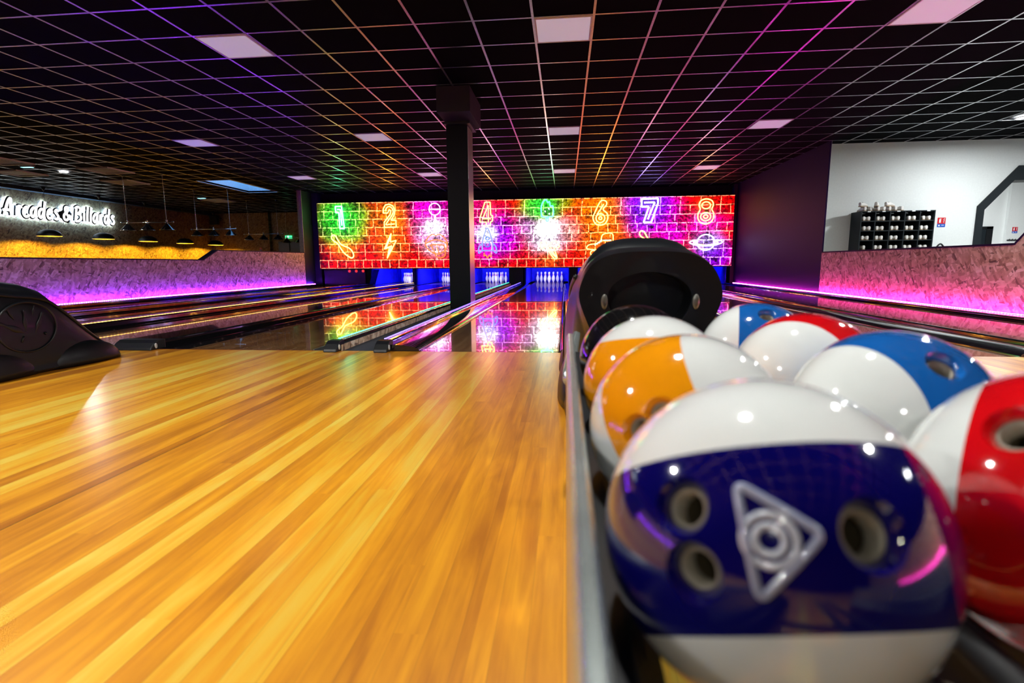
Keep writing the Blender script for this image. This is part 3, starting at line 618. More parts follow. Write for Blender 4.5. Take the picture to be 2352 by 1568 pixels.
# ------------------------------------------------------------------ pillar
root = empty('pillar', (-1.6, 7.97, 0), 'black square pillar rising from the carpet aisle between the lanes', 'pillar')
bm = bmesh.new(); box(bm, -0.155, 0.165, 0.0, 0.42, -0.003, 2.84); link('shaft', bm, plain('pillar_paint', (0.0025, 0.003, 0.004), 0.5, spec=.2), root, bevel=0.006)
bm = bmesh.new(); box(bm, 0.1655, 0.1685, 0.004, 0.416, 0.0, 2.69); link('added_plate', bm, plain('added_plate_metal', (.5, .5, .52), .3, metal=1.0), root)['label'] = 'added reflective plate on the right side'  # metal plate added so this side mirrors the mural colours
bm = bmesh.new(); box(bm, -0.155, 0.31, -0.57, 0.36, 2.735, CEIL - 0.009)
link('collar', bm, M_BLACKWALL, root, bevel=0.004)
bm = bmesh.new(); box(bm, -0.17, 0.22, -0.1, 0.46, 2.70, 2.733); link('bracket_plate', bm, M_BLACK, root)
root.location = (-1.612, 7.97, 0)

# ------------------------------------------------------------------ ceiling fittings
row_words = {0: 'nearest row', 7: 'middle row', 14: 'far row'}; col_words = {-12: 'leftmost', -6: 'left of the pillar', 0: 'over the bright lane', 6: 'rightmost'}
bm = bmesh.new(); box(bm, 0.03, T - 0.03, 0.03, T - 0.03, -0.004, 0.004); 
proto = None
for j in (0, 7, 14):
    for i in (-12, -6, 0, 6):
        if j == 0 and i == -12: continue
        lab = 'square unlit ceiling light panel, %s, %s' % (row_words[j], col_words[i])
        if proto is None:
            proto = empty('ceiling_light_panel', (0, 0, 0))
            link('diffuser', bm, M_PANEL, proto)
            b2 = bmesh.new()
            for a in [(0.014, 0.03, 0.014, T - 0.014), (T - 0.03, T - 0.014, 0.014, T - 0.014), (0.03, T - 0.03, 0.014, 0.03), (0.03, T - 0.03, T - 0.03, T - 0.014)]: box(b2, *a, -0.007, 0.004)
            link('frame', b2, M_WHITE, proto); p = proto
        else: p = copy_tree(proto)
        p.location = (G0X + i * T, G0Y + j * T, CEIL - 0.005)
        tag(p, lab, 'light panel', 'square ceiling light panels')

def cassette(x, y, lab):
    root = empty('ceiling_cassette', (x, y, CEIL - 0.012), lab, 'air vent', 'square ceiling cassettes in the left hall')
    bm = bmesh.new()
    for a in [(-.42, .42, -.42, -.32), (-.42, .42, .32, .42), (-.42, -.32, -.32, .32), (.32, .42, -.32, .32)]: box(bm, *a, -0.02, 0.01)
    link('frame', bm, M_WHITE, root)
    bm = bmesh.new()
    for k in range(7): box(bm, -.27, .27, -.24 + k * .07, -.20 + k * .07, -0.014, -0.008)
    link('grille', bm, plain('grille_white', (.75, .8, .78), .5), root)
    bm = bmesh.new(); box(bm, -.31, .31, -.31, .31, -0.004, 0.004); link('intake', bm, M_SHOEIN, root)
for x, y, l in [(-12.75, 11.1, 'white ceiling vent cut by the left picture edge'), (-13.9, 12.5, 'white ceiling vent above the letters of the sign'), (-11.45, 12.5, 'white ceiling vent right of the bright left downlight'), (-12.5, 14.25, 'white ceiling vent above the first billiard lamp chain'), (-12.7, 18.6, 'white ceiling vent beyond the second billiard lamp')]:
    cassette(x, y, l)
def emerg(x, y, lab):
    root = empty('emergency_light', (x, y, CEIL - 0.01), lab, 'emergency light', 'emergency lights on the ceiling')
    bm = bmesh.new(); box(bm, -.15, .15, -.05, .05, -.03, 0); link('housing', bm, M_WHITE, root)
    bm = bmesh.new(); box(bm, -.13, .13, -.04, .04, -.036, -.031); link('lens', bm, emis('emergency_cyan', (.25, .9, 1.0), 3.0), root)
emerg(-12.75, 11.7, 'small cyan emergency light left of the bright downlight'); emerg(-12.7, 17.7, 'small cyan emergency light near the skylight')

def downlight(x, y, lab, s=1.0, tint=(0.98, 0.97, 0.93), r=0.085):
    root = empty('ceiling_downlight', (x, y, CEIL - 0.009), lab, 'downlight', 'round ceiling downlights')
    bm = bmesh.new(); lathe(bm, [(r + .03, 0), (r + .03, -0.012), (r + .004, -0.016), (r + .002, -0.004)], 28, cap0=False, cap1=False); link('trim_ring', bm, M_WHITE, root)
    bm = bmesh.new(); lathe(bm, [(r, -0.006), (r, -0.012)], 28); link('lens', bm, emis('downlight_%s_%d' % (tint, int(s * 100)), tint, P_DOWN * s), root)
downlight(-0.05, 1.45, 'round ceiling downlight straight above the balls', 0.8)
downlight(-3.8, 1.4, 'round ceiling downlight above the approach on the left', 1.3)
downlight(3.5, 1.2, 'round ceiling downlight right of the ball rack', 1.0)
downlight(3.6, 4.1, 'round ceiling downlight ahead of the rack on the right', 0.8)
lp = empty('lit_light_panel', (8.2, 2.6, CEIL - 0.012), 'lit square ceiling light panel beyond the right wall', 'light panel')
bm = bmesh.new(); box(bm, -.28, .28, -.28, .28, -.004, .002); link('diffuser', bm, emis('lit_panel', (.95, .98, 1.0), 60.0), lp)
bm = bmesh.new()
for a in [(-.3, .3, -.3, -.281), (-.3, .3, .281, .3), (-.3, -.281, -.28, .28), (.281, .3, -.28, .28)]: box(bm, *a, -.008, .003)
link('frame', bm, M_WHITE, lp)
downlight(-0.9, -3.96, 'round ceiling downlight behind the viewer', 1.0)
downlight(-4.6, -1.5, 'round ceiling downlight behind the viewer on the left', 1.3)
downlight(7.72, 10.16, 'bright round downlight in front of the white wall', 1.0, (0.95, 1.0, 1.0))
downlight(10.6, 8.6, 'round downlight beyond the right picture edge', 1.3, (0.95, 1.0, 1.0))
downlight(-12.61, 12.49, 'bright round downlight in the left hall above the sign', 0.4, (0.95, 0.98, 1.0))
downlight(15.5, 20.0, 'round downlight in the far white hall', 2.6, (0.97, 1.0, 1.0), r=.15)
# the far hall lamp hangs from its higher ceiling
for o in COL.objects:
    if o.get('label') == 'round downlight in the far white hall': o.location.z = 4.74

# ------------------------------------------------------------------ left hall: pendants, billiard lamps, sign
def dome(y, lab):
    root = empty('dome_pendant', (-15.5, y, 1.62), lab, 'pendant lamp', 'black dome pendants along the left hall wall')
    bm = bmesh.new(); P = []
    for k in range(11): a = PI / 2 * k / 10; P.append((0.305 * math.cos(a) + 0.0005, 0.205 * math.sin(a)))
    Q = P + [(max(0.0005, r - 0.008), z - 0.006) for r, z in reversed(P)]
    lathe(bm, Q, 40, cap0=False, cap1=False); link('shade', bm, M_BLACK, root, smooth=True)
    bm = bmesh.new(); lathe(bm, [(0.297, -0.004), (0.308, -0.004), (0.308, 0.006), (0.297, 0.006), (0.297, -0.004)], 40, cap0=False, cap1=False); link('rim', bm, plain('pale_shade_rim', (.9, .75, .5), .4), root)
    bm = bmesh.new(); lathe(bm, [(0.008, 0.2), (0.008, 0.22), (0.004, 0.225), (0.004, 1.34)], 8); link('cord', bm, M_BLACK, root)
    bm = bmesh.new(); lathe(bm, [(0.006, 1.31), (0.075, 1.44)], 20); link('ceiling_rose', bm, M_BLACK, root)
    bm = bmesh.new(); bmesh.ops.create_uvsphere(bm, u_segments=16, v_segments=10, radius=0.05, matrix=Matrix.Translation((0, 0, 0.09))); link('bulb', bm, emis('warm_bulb', (1.0, 0.58, 0.03), 2000), root, smooth=True)
for y, l in [(14.62, 'leftmost black dome pendant, in front of the Arcades lettering'), (16.5, 'second black dome pendant, under the Billards lettering'), (18.42, 'black dome pendant below the first billiard lamp'), (20.35, 'black dome pendant between the first and second billiard lamps'), (22.25, 'black dome pendant below the second billiard lamp')]: dome(y, l)
def dome_extra(y):
    dome(y, 'black dome pendant outside the left picture edge')
dome_extra(12.7)

def cone_lamp(y, lab):
    root = empty('billiard_lamp', (-11.17, y, 1.85), lab, 'billiard lamp', 'three-shade billiard lamps hanging on chains')
    bm = bmesh.new(); tube(bm, [(-.74, 0, 0), (.74, 0, 0)], .012, 10); link('bar', bm, M_CHROME, root, smooth=True)
    for s in (-1, 1):
        bm = bmesh.new(); bmesh.ops.create_uvsphere(bm, u_segments=14, v_segments=8, radius=.028, matrix=Matrix.Translation((s * .75, 0, 0))); link('finial', bm, M_CHROME, root, smooth=True)
    for x in (-.57, 0, .57):
        bm = bmesh.new(); P = [(0.026, -0.03), (0.177, -0.20), (0.181, -0.205), (0.174, -0.206), (0.024, -0.04)]
        lathe(bm, P, 32, Matrix.Translation((x, 0, 0)), cap0=False, cap1=False); sh = link('shade', bm, M_GLOSS, root, smooth=True)
        bm = bmesh.new(); lathe(bm, [(0.172, -0.2055), (0.185, -0.2055), (0.185, -0.199), (0.172, -0.199)], 32, Matrix.Translation((x, 0, 0)), cap0=False, cap1=False); link('rim', bm, M_CHROME, sh)
        bm = bmesh.new(); lathe(bm, [(0.03, -0.034), (0.03, -0.01), (0.016, 0.0), (0.016, 0.03), (0.024, 0.045), (0.01, 0.07)], 16, Matrix.Translation((x, 0, 0))); link('socket', bm, M_CHROME, sh, smooth=True)
    for x in (-.57, .57):
        bm = bmesh.new(); z = 0.07; k = 0; top = CEIL - 1.85 - 0.002
        while z < top - 0.03:
            pts = [Vector((x + (0.009 * math.cos(a) if k % 2 else 0), (0 if k % 2 else 0.009 * math.cos(a)), z + 0.018 + 0.02 * math.sin(a))) for a in [2 * PI * q / 8 for q in range(8)]]
            tube(bm, pts, 0.003, 5, closed=True); z += 0.032; k += 1
        link('chain', bm, M_CHROME, root, smooth=True)
        bm = bmesh.new(); lathe(bm, [(0.02, top), (0.015, top - 0.03), (0.004, top - 0.035)], 12, Matrix.Translation((x, 0, 0))); link('ceiling_hook', bm, M_CHROME, root)
cone_lamp(13.3, 'nearest billiard lamp with three black cone shades, right of the sign'); cone_lamp(16.0, 'second billiard lamp, rightmost shade catching blue light')
cone_lamp(18.8, 'third billiard lamp with three cone shades near the exit sign'); cone_lamp(21.5, 'farthest billiard lamp, cut by the green lit wing wall')

# brush lettering sign
GL = {
 'A': (1.25, [[(0.0, .45), (.3, .55), (.95, .5)], [(.12, 0), (.45, 1.1), (.7, 1.6), (.85, 1.55), (.8, .8), (.88, 0)]]),
 'r': (.68, [[(.18, 1.0), (.12, .5), (.1, 0.02)], [(.12, .55), (.3, .95), (.5, 1.0), (.6, .82)]]),
 'c': (.78, [[(.62, .85), (.45, 1.0), (.18, .75), (.1, .35), (.28, .05), (.55, .08), (.7, .25)]]),
 'a': (.86, [[(.62, .9), (.4, 1.0), (.14, .68), (.1, .3), (.26, .06), (.5, .3), (.64, .8)], [(.68, 1.0), (.62, .4), (.72, .04)]]),
 'd': (.9, [[(.58, .85), (.36, .95), (.12, .65), (.1, .25), (.28, .05), (.52, .35), (.62, .7)], [(.82, 1.75), (.7, .9), (.62, .35), (.7, .03)]]),
 'e': (.8, [[(.16, .5), (.5, .62), (.62, .82), (.45, 1.0), (.18, .72), (.1, .32), (.3, .04), (.62, .18)]]),
 's': (.72, [[(.6, .88), (.36, 1.0), (.2, .8), (.42, .55), (.55, .3), (.38, .03), (.08, .12)]]),
 ' ': (.35, []),
 '&': (1.05, [[(.9, .1), (.35, .95), (.35, 1.35), (.62, 1.4), (.62, 1.05), (.15, .55), (.2, .12), (.5, .05), (.8, .45), (.9, .6)]]),
 'B': (1.05, [[(.3, 1.45), (.2, .7), (.12, .0)], [(.1, 1.4), (.5, 1.6), (.82, 1.35), (.62, .95), (.35, .85), (.75, .75), (.85, .35), (.55, .05), (.12, .02)]]),
 'i': (.4, [[(.2, 1.0), (.16, .4), (.2, .03)], [(.26, 1.32), (.27, 1.38)]]),
 'l': (.45, [[(.32, 1.7), (.2, .8), (.18, .03)]]),
}
def sign():
    root = empty('letter_sign', (-16.3, 14.0, 2.2), 'white glowing brush lettering Arcades & Billards on the left chipboard wall', 'sign')
    txt = 'Arcades & Billards'; tot = sum(GL[c][0] for c in txt); W_ = 3.86; k = W_ / tot; kz = 0.30
    fx = Vector((1, 0, 0)); s = 0.0; letters = []
    m_face = emis('sign_face', (1, 1, 1), 1.6); m_halo = emis('sign_halo', (0.28, 0.55, 1.0), 90)
    m_back = plain('sign_black_edge', (0.008, 0.012, 0.014), .4)
    halo = bmesh.new(); back = bmesh.new()
    for c in txt:
        adv, strokes = GL[c]
        if strokes:
            bm = bmesh.new()
            for st_ in strokes:
                P = catmull([Vector((0, (s + x * 0.95 + z * 0.10) * k, z * kz)) for x, z in st_], 5)
                tube(bm, [p + Vector((0.062, 0, 0)) for p in P], 0.040, 8, flat=(fx, 0.30))
                tube(back, [p + Vector((0.035, 0, 0)) for p in P], 0.074, 10, flat=(fx, 0.26))
                tube(halo, [p + Vector((0.002, 0, 0)) for p in P], 0.036, 6, flat=(fx, 0.2))
            link('letter', bm, m_face, root, smooth=True)
        if c == '&':
            tube(back, [Vector((0.035, (s + q) * k, 0.16 + 0.02 * math.sin(q * 9))) for q in (-.45, 0, .3, .6, .9, 1.1)], [0.07, .14, .22, .24, .2, .1], 14, flat=(fx, 0.09))
        s += adv
    link('backing_shape', back, m_back, root, smooth=True)
    link('halo_light', halo, m_halo, root, smooth=True)
sign()
# speaker, exit sign, small notice on the back wall of the left hall
r_ = empty('wall_speaker', (-15.9, 22.9, 2.55), 'black loudspeaker in the far left hall corner', 'speaker')
bm = bmesh.new(); box(bm, -.17, .17, -.12, .1, 0, .42); link('cabinet', bm, M_BLACK, r_, bevel=.02)
bm = bmesh.new(); box(bm, -.14, .14, -.135, -.121, .03, .39); link('grille', bm, M_SHOEIN, r_)
r_ = empty('exit_sign', (-12.56, 23.16, 1.91), 'small green lit exit sign above the dark doors', 'exit sign')
bm = bmesh.new(); box(bm, -.15, .15, -.02, .03, 0, .13); link('box_body', bm, emis('exit_green', (.05, .9, .35), 1.6), r_)
bm = bmesh.new()
tube(bm, [(-.07, 0, .02), (-.04, 0, .06), (-.02, 0, .09), (.0, 0, .055), (.03, 0, .02)], .008, 6); tube(bm, [(-.05, 0, .085), (-.02, 0, .09), (.02, 0, .08)], .006, 6)
bmesh.ops.create_uvsphere(bm, u_segments=10, v_segments=6, radius=.013, matrix=Matrix.Translation((-.012, 0, .112)))
for v in bm.verts: v.co.y -= .024
link('running_figure', bm, emis('exit_white', (.9, 1, .95), 2.0), r_)
def fire_sign(x, y, z, s, lab):
    r_ = empty('fire_sign', (x, y, z), lab, 'safety sign', 'fire extinguisher signs')
    bm = bmesh.new(); box(bm, 0, .155 * s, -.006, -.001, .065 * s, .19 * s); link('red_panel', bm, plain('safety_red', (.62, .01, .02), .4), r_)['label'] = 'red upper panel'
    bm = bmesh.new(); box(bm, 0, .155 * s, -.006, -.001, 0, .062 * s); link('blue_panel', bm, plain('safety_blue', (.01, .10, .55), .4), r_)['label'] = 'blue lower panel'
    bm = bmesh.new(); box(bm, .03 * s, .065 * s, -.009, -.0065, .085 * s, .155 * s); box(bm, .04 * s, .055 * s, -.009, -.0065, .158 * s, .172 * s); box(bm, .055 * s, .075 * s, -.009, -.0065, .16 * s, .168 * s)
    tube(bm, [(.125 * s, -.0075, .085 * s), (.112 * s, -.0075, .105 * s), (.128 * s, -.0075, .125 * s), (.116 * s, -.0075, .148 * s), (.13 * s, -.0075, .17 * s)], .007 * s, 6)
    box(bm, .02 * s, .05 * s, -.009, -.0065, .015 * s, .045 * s); box(bm, .08 * s, .13 * s, -.009, -.0065, .03 * s, .042 * s)
    link('pictogram', bm, M_WHITE, r_)
fire_sign(7.66, 11.9, 1.365, 1.0, 'red and blue extinguisher sign on the white wall right of the shoe shelf')
fire_sign(19.02, 24.86, 1.82, 1.35, 'small red and blue sign inside the far white hall')
fire_sign(-14.02, 23.2, 1.38, .7, 'tiny red and blue sign on the left hall back wall')

hr = empty('coat_rail', (18.95, 24.84, 1.52), 'row of small dark hooks low on the far white wall', 'coat rail')
bm = bmesh.new(); box(bm, -.1, .95, .0, .015, -.02, .03); link('rail_board', bm, M_SHELF, hr)
for k in range(9):
    bm = bmesh.new(); tube(bm, [(-.04 + k * .115, 0, .03), (-.04 + k * .115, -.05, .0), (-.04 + k * .115, -.06, .06)], .016, 6); link('hook', bm, M_BLACK, hr, smooth=True)
# ------------------------------------------------------------------ shoe shelf and shoes
SX, SY = 5.955, 11.5
def shoe_shelf():
    root = empty('shoe_shelf', (SX, SY, 0), 'dark pigeonhole shelf full of white bowling shoes against the white wall', 'shelf')
    Wd, D, H = 1.40, 0.385, 1.677; n = 5; pit = 0.192; rows = 8
    bm = bmesh.new(); box(bm, 0, .02, 0, D, 0, H); link('side_panel', bm, M_SHELF, root)
    bm = bmesh.new(); box(bm, Wd - .02, Wd, 0, D, 0, H); link('side_panel', bm, M_SHELF, root)
    bm = bmesh.new(); box(bm, .0205, Wd - .0205, D - .012, D - .002, .0, H - .021); link('back_panel', bm, M_BLACKWALL, root)
    for k in range(rows + 1):
        z = H - k * pit
        bm = bmesh.new(); box(bm, .0205, Wd - .0205, 0.001, D - .0125, z - .018, z); link('shelf_board', bm, M_SHELF, root)
    for i in range(1, n):
        x = Wd * i / n
        bm = bmesh.new()
        for k in range(rows): box(bm, x - .009, x + .009, 0.002, D - .013, H - (k + 1) * pit + .0003, H - k * pit - .0185)
        link('divider_board', bm, M_SHELF, root)
    for i in range(n):
        bm = bmesh.new(); box(bm, Wd * (i + .42) / n, Wd * (i + .42) / n + .06, -.004, 0.0, H - .022, H - .002); link('size_label', bm, M_WHITE, root)['label'] = 'small white size label'
shoe_shelf()
def make_shoe():
    root = empty('bowling_shoe', (0, 0, 0))
    L = .27; secs = []
    st = [(0.0, .020, .020, .030), (.012, .033, .012, .045), (.05, .043, .012, .055), (.09, .045, .012, .066), (.12, .041, .012, .080), (.15, .037, .012, .090), (.19, .035, .012, .082), (.23, .034, .012, .084), (.258, .030, .012, .088), (.27, .018, .014, .085)]
    for y, hw, zb, zt in st:
        secs.append([(hw * math.copysign(abs(math.cos(a)) ** .7, math.cos(a)), y, zb + (zt - zb) * (0.5 + 0.5 * math.copysign(abs(math.sin(a)) ** .8, math.sin(a)))) for a in [2 * PI * q / 16 for q in range(16)]])
    bm = bmesh.new(); loft(bm, secs); link('upper', bm, M_SHOE, root)
    bm = bmesh.new(); secs = []
    for y, hw, zb, zt in st:
        hw += .003; secs.append([(-hw, y, 0), (hw, y, 0), (hw, y, .0125), (-hw, y, .0125)])
    loft(bm, secs, smooth=False); link('sole', bm, M_SOLE, root)
    bm = bmesh.new(); lathe(bm, [(.022, 0), (.024, .004), (.001, .004)], 14, Matrix.Translation((0, .205, .0815)) @ Matrix.Diagonal((1, 2.0, 1, 1))); link('opening', bm, M_SHOEIN, root)
    return root
shoe0 = make_shoe(); used = False
def put_shoe(loc, rot, label, group, sc=1.0):
    global used
    s = shoe0 if not used else copy_tree(shoe0); used = True
    s.location = loc; s.rotation_euler = rot; s.scale = (sc, sc, sc); tag(s, label, 'shoe', group); return s
ordw = ['first', 'second', 'third', 'fourth', 'fifth']; roww = ['top', 'second', 'third', 'fourth']
offs = [[(.05, .148), (.04, .15), (.04, .15), (.07, .17), (.06, .17)], [(.07, .17), (.035, .135), (.035, .135), (.035, .135), (.035, .135)], [(.05, .148), (.04, .14), (.04, .14), (.06, .16), (.035, .135)], [(.09, None), (.035, .135), (.05, .15), (.035, .135), (.05, .15)]]
for r in range(4):
    for i in range(5):
        for q, dx in enumerate(offs[r][i]):
            if dx is None: continue
            x = SX + 1.40 * i / 5 + dx + .03
            put_shoe((x, SY + .295 + .01 * q, 1.677 - (r + 1) * .192 + .0005), (0, 0, PI + random.uniform(-.004, .004)),
                     'white bowling shoe on the %s shelf row, %s compartment from left, %s shoe' % (roww[r], ordw[i], 'single' if offs[r][i][1] is None else ('left', 'right')[q]), 'bowling shoes in the pigeonholes', 1.0)
pile = [(-.02, 0, 0, 'leftmost shoe of the front pair'), (.09, 0, 0.0, 'second shoe of the front pair'), (.34, 0, 0, 'shoe left of the upright pair'), (.45, 0, 0, 'upright shoe in the middle'), (.56, 0, .0, 'second shoe from the right end'), (.68, 0, 0, 'rightmost shoe on top')]
for dx, dz, rz, l in pile:
    put_shoe((SX + .10 + dx, SY + .285, 1.6785 + dz), (0, 0, PI + rz), 'white bowling shoe lying on top of the shelf, ' + l, 'bowling shoes piled on the shelf', 1.0)
for dx, dy, dz, rx, rz, l in [(.06, .17, .088, 0, 2.2, 'shoe across the left end of the heap'), (.27, .20, .088, 0, 2.6, 'shoe lying high in the heap'), (.57, .16, .088, 0, 2.1, 'upper shoe right of the highest one'), (.215, .285, .0, 0, PI, 'dark-soled shoe leaning in the heap')]:
    put_shoe((SX + .12 + dx, SY + dy, 1.6785 + dz), (0, 0, rz), 'white bowling shoe on the shelf, ' + l, 'bowling shoes piled on the shelf', 1.0)
# kettle-bell like black handle on the low right wall, coat hooks in the far hall
r_ = empty('bag_handle', (7.31, 11.2, 0.80), 'small black rounded handle peeking over the low right wall', 'bag')
bm = bmesh.new(); tube(bm, catmull([(-.07, 0, 0), (-.07, 0, .12), (0, 0, .2), (.07, 0, .12), (.07, 0, 0)], 6), .016, 8); link('handle', bm, M_BLACK, r_, smooth=True)
bm = bmesh.new(); box(bm, -.16, .16, -.1, .1, -.8, 0.0); link('bag_body', bm, M_SHELF, r_, bevel=.04)

# ------------------------------------------------------------------ ball return hoods
def hood_section(y, Tz, W, B, Z0, N=8):
    h = Tz - Z0
    R = [(0, Tz), (.30 * W, Tz - .004 * h), (.58 * W, Tz - .035 * h), (.80 * W, Tz - .12 * h), (.94 * W, Tz - .26 * h), (W, Tz - .46 * h), (W * .5 + B * .5, Tz - .72 * h), (B, Z0 + .10 * h), (B * .93, Z0), (0, Z0)]
    P = [Vector((x, 0, z)) for x, z in R]
    C = catmull(P, 5)
    pts = [(p.x, y, max(p.z, Z0)) for p in C]
    left = [(-x, y_, z) for x, y_, z in reversed(pts[1:-1])]
    return pts + left
STN = [(1.66, .706, .218, .165, .40), (1.70, .716, .222, .17, .39), (1.76, .722, .224, .175, .36), (1.785, .722, .219, .175, .34), (1.80, .735, .222, .18, .32), (1.88, .757, .228, .20, .16), (2.0, .758, .235, .22, .004), (2.2, .742, .246, .25, .004), (2.45, .70, .255, .26, .004), (2.7, .638, .262, .265, .004),
       (2.9, .596, .262, .265, .004), (3.02, .578, .26, .263, .004), (3.12, .540, .256, .26, .004), (3.22, .448, .25, .255, .004), (3.32, .340, .24, .245, .004), (3.42, .235, .228, .235, .004), (3.52, .148, .21, .22, .004), (3.60, .092, .195, .20, .004), (3.68, .040, .17, .175, .004)]
def make_hood(xc, label, mouth=True):
    root = empty('ball_return_hood', (xc, 1.66, 0), label, 'ball return', 'black ball return hoods')
    sh = bmesh.new()
    secs = [[(x, y - 1.66, z) for x, y, z in hood_section(*s)] for s in STN]
    rings = loft(sh, secs, close_ends=False)
    sh.faces.new(rings[-1])
    # mouth: face ring and dark tunnel
    n = len(rings[0]); inner = []; inner2 = []
    cz = 0.565
    for v in rings[0]:
        x, z = v.co.x, v.co.z
        a = math.atan2(z - cz, x)
        rx, rz = .128, (.078 if z >= cz else .115)
        px, pz = rx * math.cos(a), cz + rz * math.sin(a)
        inner.append(sh.verts.new((px, 0.006, pz))); inner2.append((px, pz))
    for k in range(n):
        f = sh.faces.new([rings[0][k], rings[0][(k + 1) % n], inner[(k + 1) % n], inner[k]]); f.smooth = False
    deep = [sh.verts.new((px * .95, 0.10, pz)) for px, pz in inner2]
    for k in range(n): sh.faces.new([inner[k], inner[(k + 1) % n], deep[(k + 1) % n], deep[k]])
    sh.faces.new(deep)
    hs = link('hood_shell', sh, M_HOOD, root)
    hs.data.polygons.foreach_set('use_smooth', [p.area < 0.02 and len(p.vertices) == 4 for p in hs.data.polygons])
    md = hs.modifiers.new('split', 'EDGE_SPLIT'); md.split_angle = math.radians(38)
    # raised ridge along each flank
    for s in (-1, 1):
        pts = []
        for (y, Tz, W, B, Z0) in STN[7:]:
            h = Tz - Z0; pts.append((s * .885 * W, y - 1.66, Tz - .175 * h + .004))
        bm = bmesh.new(); tube(bm, catmull(pts, 5), .011, 8); link('flank_ridge', bm, M_HOOD, root, smooth=True)
    # foot fairings
    for s in (-1, 1):
        for yc, ry, rz in ((2.66, .33, .185), (3.33, .28, .155)):
            bm = bmesh.new(); bmesh.ops.create_uvsphere(bm, u_segments=28, v_segments=16, radius=1.0)
            for v in bm.verts:
                v.co = Vector((s * .235 + v.co.x * .062, yc - 1.66 + v.co.y * ry, .006 + max(0, v.co.z) * rz))
            link('foot_fairing', bm, M_HOOD, root, smooth=True)
    # oval emblem with pins and a ball on each flank
    for s in (-1, 1):
        X = s * .2645; yc, zc, ry, rz = 2.93 - 1.66, .305, .185, .155
        bm = bmesh.new(); tube(bm, [(X, yc + ry * math.cos(a), zc + rz * math.sin(a)) for a in [2 * PI * k / 40 for k in range(40)]], .0065, 8, closed=True)
        em = link('emblem_ring', bm, M_HOOD, root, smooth=True)
        bm = bmesh.new()
        def pinshape(yy, zz, ang, sc):
            P = [(0, .0), (.02, .004), (.045, .013), (.07, .019), (.09, .019), (.11, .013), (.135, .008), (.155, .0085), (.17, .011), (.185, .006)]
            pts = []; rr = []
            for d, r in P:
                d = (d - .09) * sc; pts.append((X - s * .002, yy + d * math.sin(ang) * s, zz + d * math.cos(ang))); rr.append(max(.002, r * sc))
            tube(bm, pts, rr, 12, flat=(Vector((1, 0, 0)), .35))
        pinshape(yc - .01, zc + .04, 0.05, .72); pinshape(yc + .075, zc + .02, .45, .75); pinshape(yc - .085, zc + .0, -1.1, 1.0); pinshape(yc - .09, zc + .09, -.45, .45); pinshape(yc + .05, zc + .10, .3, .35)
        tube(bm, [(X, yc - .05, zc - .09), (X, yc - .03, zc - .055)], .006, 8); tube(bm, [(X, yc + .1, zc - .055), (X, yc + .11, zc - .05)], .009, 8)
        link('embossed_pins', bm, M_HOOD, em, smooth=True)
    if mouth:
        for s in (-1, 1):
            bm = bmesh.new(); lathe(bm, [(.011, 0), (.011, .008), (.006, .012)], 14, Matrix.Translation((s * .139, -.001, .552)) @ Matrix.Rotation(PI / 2, 4, 'X') @ Matrix.Diagonal((1, 2.2, 1, 1)))
            link('mouth_sensor', bm, plain('smoky_lens', (.08, .08, .07), .15, coat=1), root, smooth=True)
    return root
make_hood(.262, 'black domed ball return hood with a dark mouth behind the balls')
make_hood(-3.605, 'black ball return hood with an embossed pin emblem, cut by the left edge')

# ------------------------------------------------------------------ ball rack
RX = .258
root = empty('ball_rack', (RX, 0, 0), 'grey and black metal ball rack carrying two rows of bowling balls', 'ball rack')
for s in (-1, 1):
    bm = bmesh.new()
    P = [(s * .2525, .20), (s * .2525, .472), (s * .2475, .480), (s * .236, .480), (s * .2335, .476), (s * .2335, .20)]
    if s > 0: P = P[::-1]
    prism(bm, P, 'Y', -.35, 1.44); o = link('side_rail', bm, M_STEEL, root); o['label'] = 'polished grey side rail'
    md = o.modifiers.new('b', 'BEVEL'); md.width = .003; md.segments = 2
    bm = bmesh.new(); tube(bm, [(s * .243, 1.44, .35), (s * .243, 1.50, .36), (s * .235, 1.58, .40), (s * .22, 1.655, .45)], [.02, .02, .018, .012], 12); link('rail_bend', bm, M_STEEL, root, smooth=True)
    bm = bmesh.new(); zl = .30 if s < 0 else .03; prism(bm, [(s * .2330, zl), (s * .2330, .420), (s * .212, .418), (s * .188, .390), (s * .188, zl)], 'Y', -.34, 1.50); link('ball_track', bm, M_BLACK, root)
for x in (-.029, .029):
    bm = bmesh.new(); tube(bm, [(x, -.34, .402), (x, 1.60, .402)], .0125, 10); link('centre_rod', bm, M_BLACKWALL, root, smooth=True)
for y in (-.2, .55, 1.3):
    bm = bmesh.new(); box(bm, -.232, .232, y, y + .03, .270, .298); link('cross_bar', bm, M_BLACK, root)
for y in (-.3, 1.36):
    for s in (-1, 1):
        bm = bmesh.new(); box(bm, s * .225 - .015, s * .225 + .015, y, y + .05, 0.0, .27); link('leg', bm, M_BLACK, root, bevel=.004)
bm = bmesh.new(); box(bm, 0.0, .21, -.3, 1.3, .055, .075); link('lower_shelf', bm, M_BLACK, root)

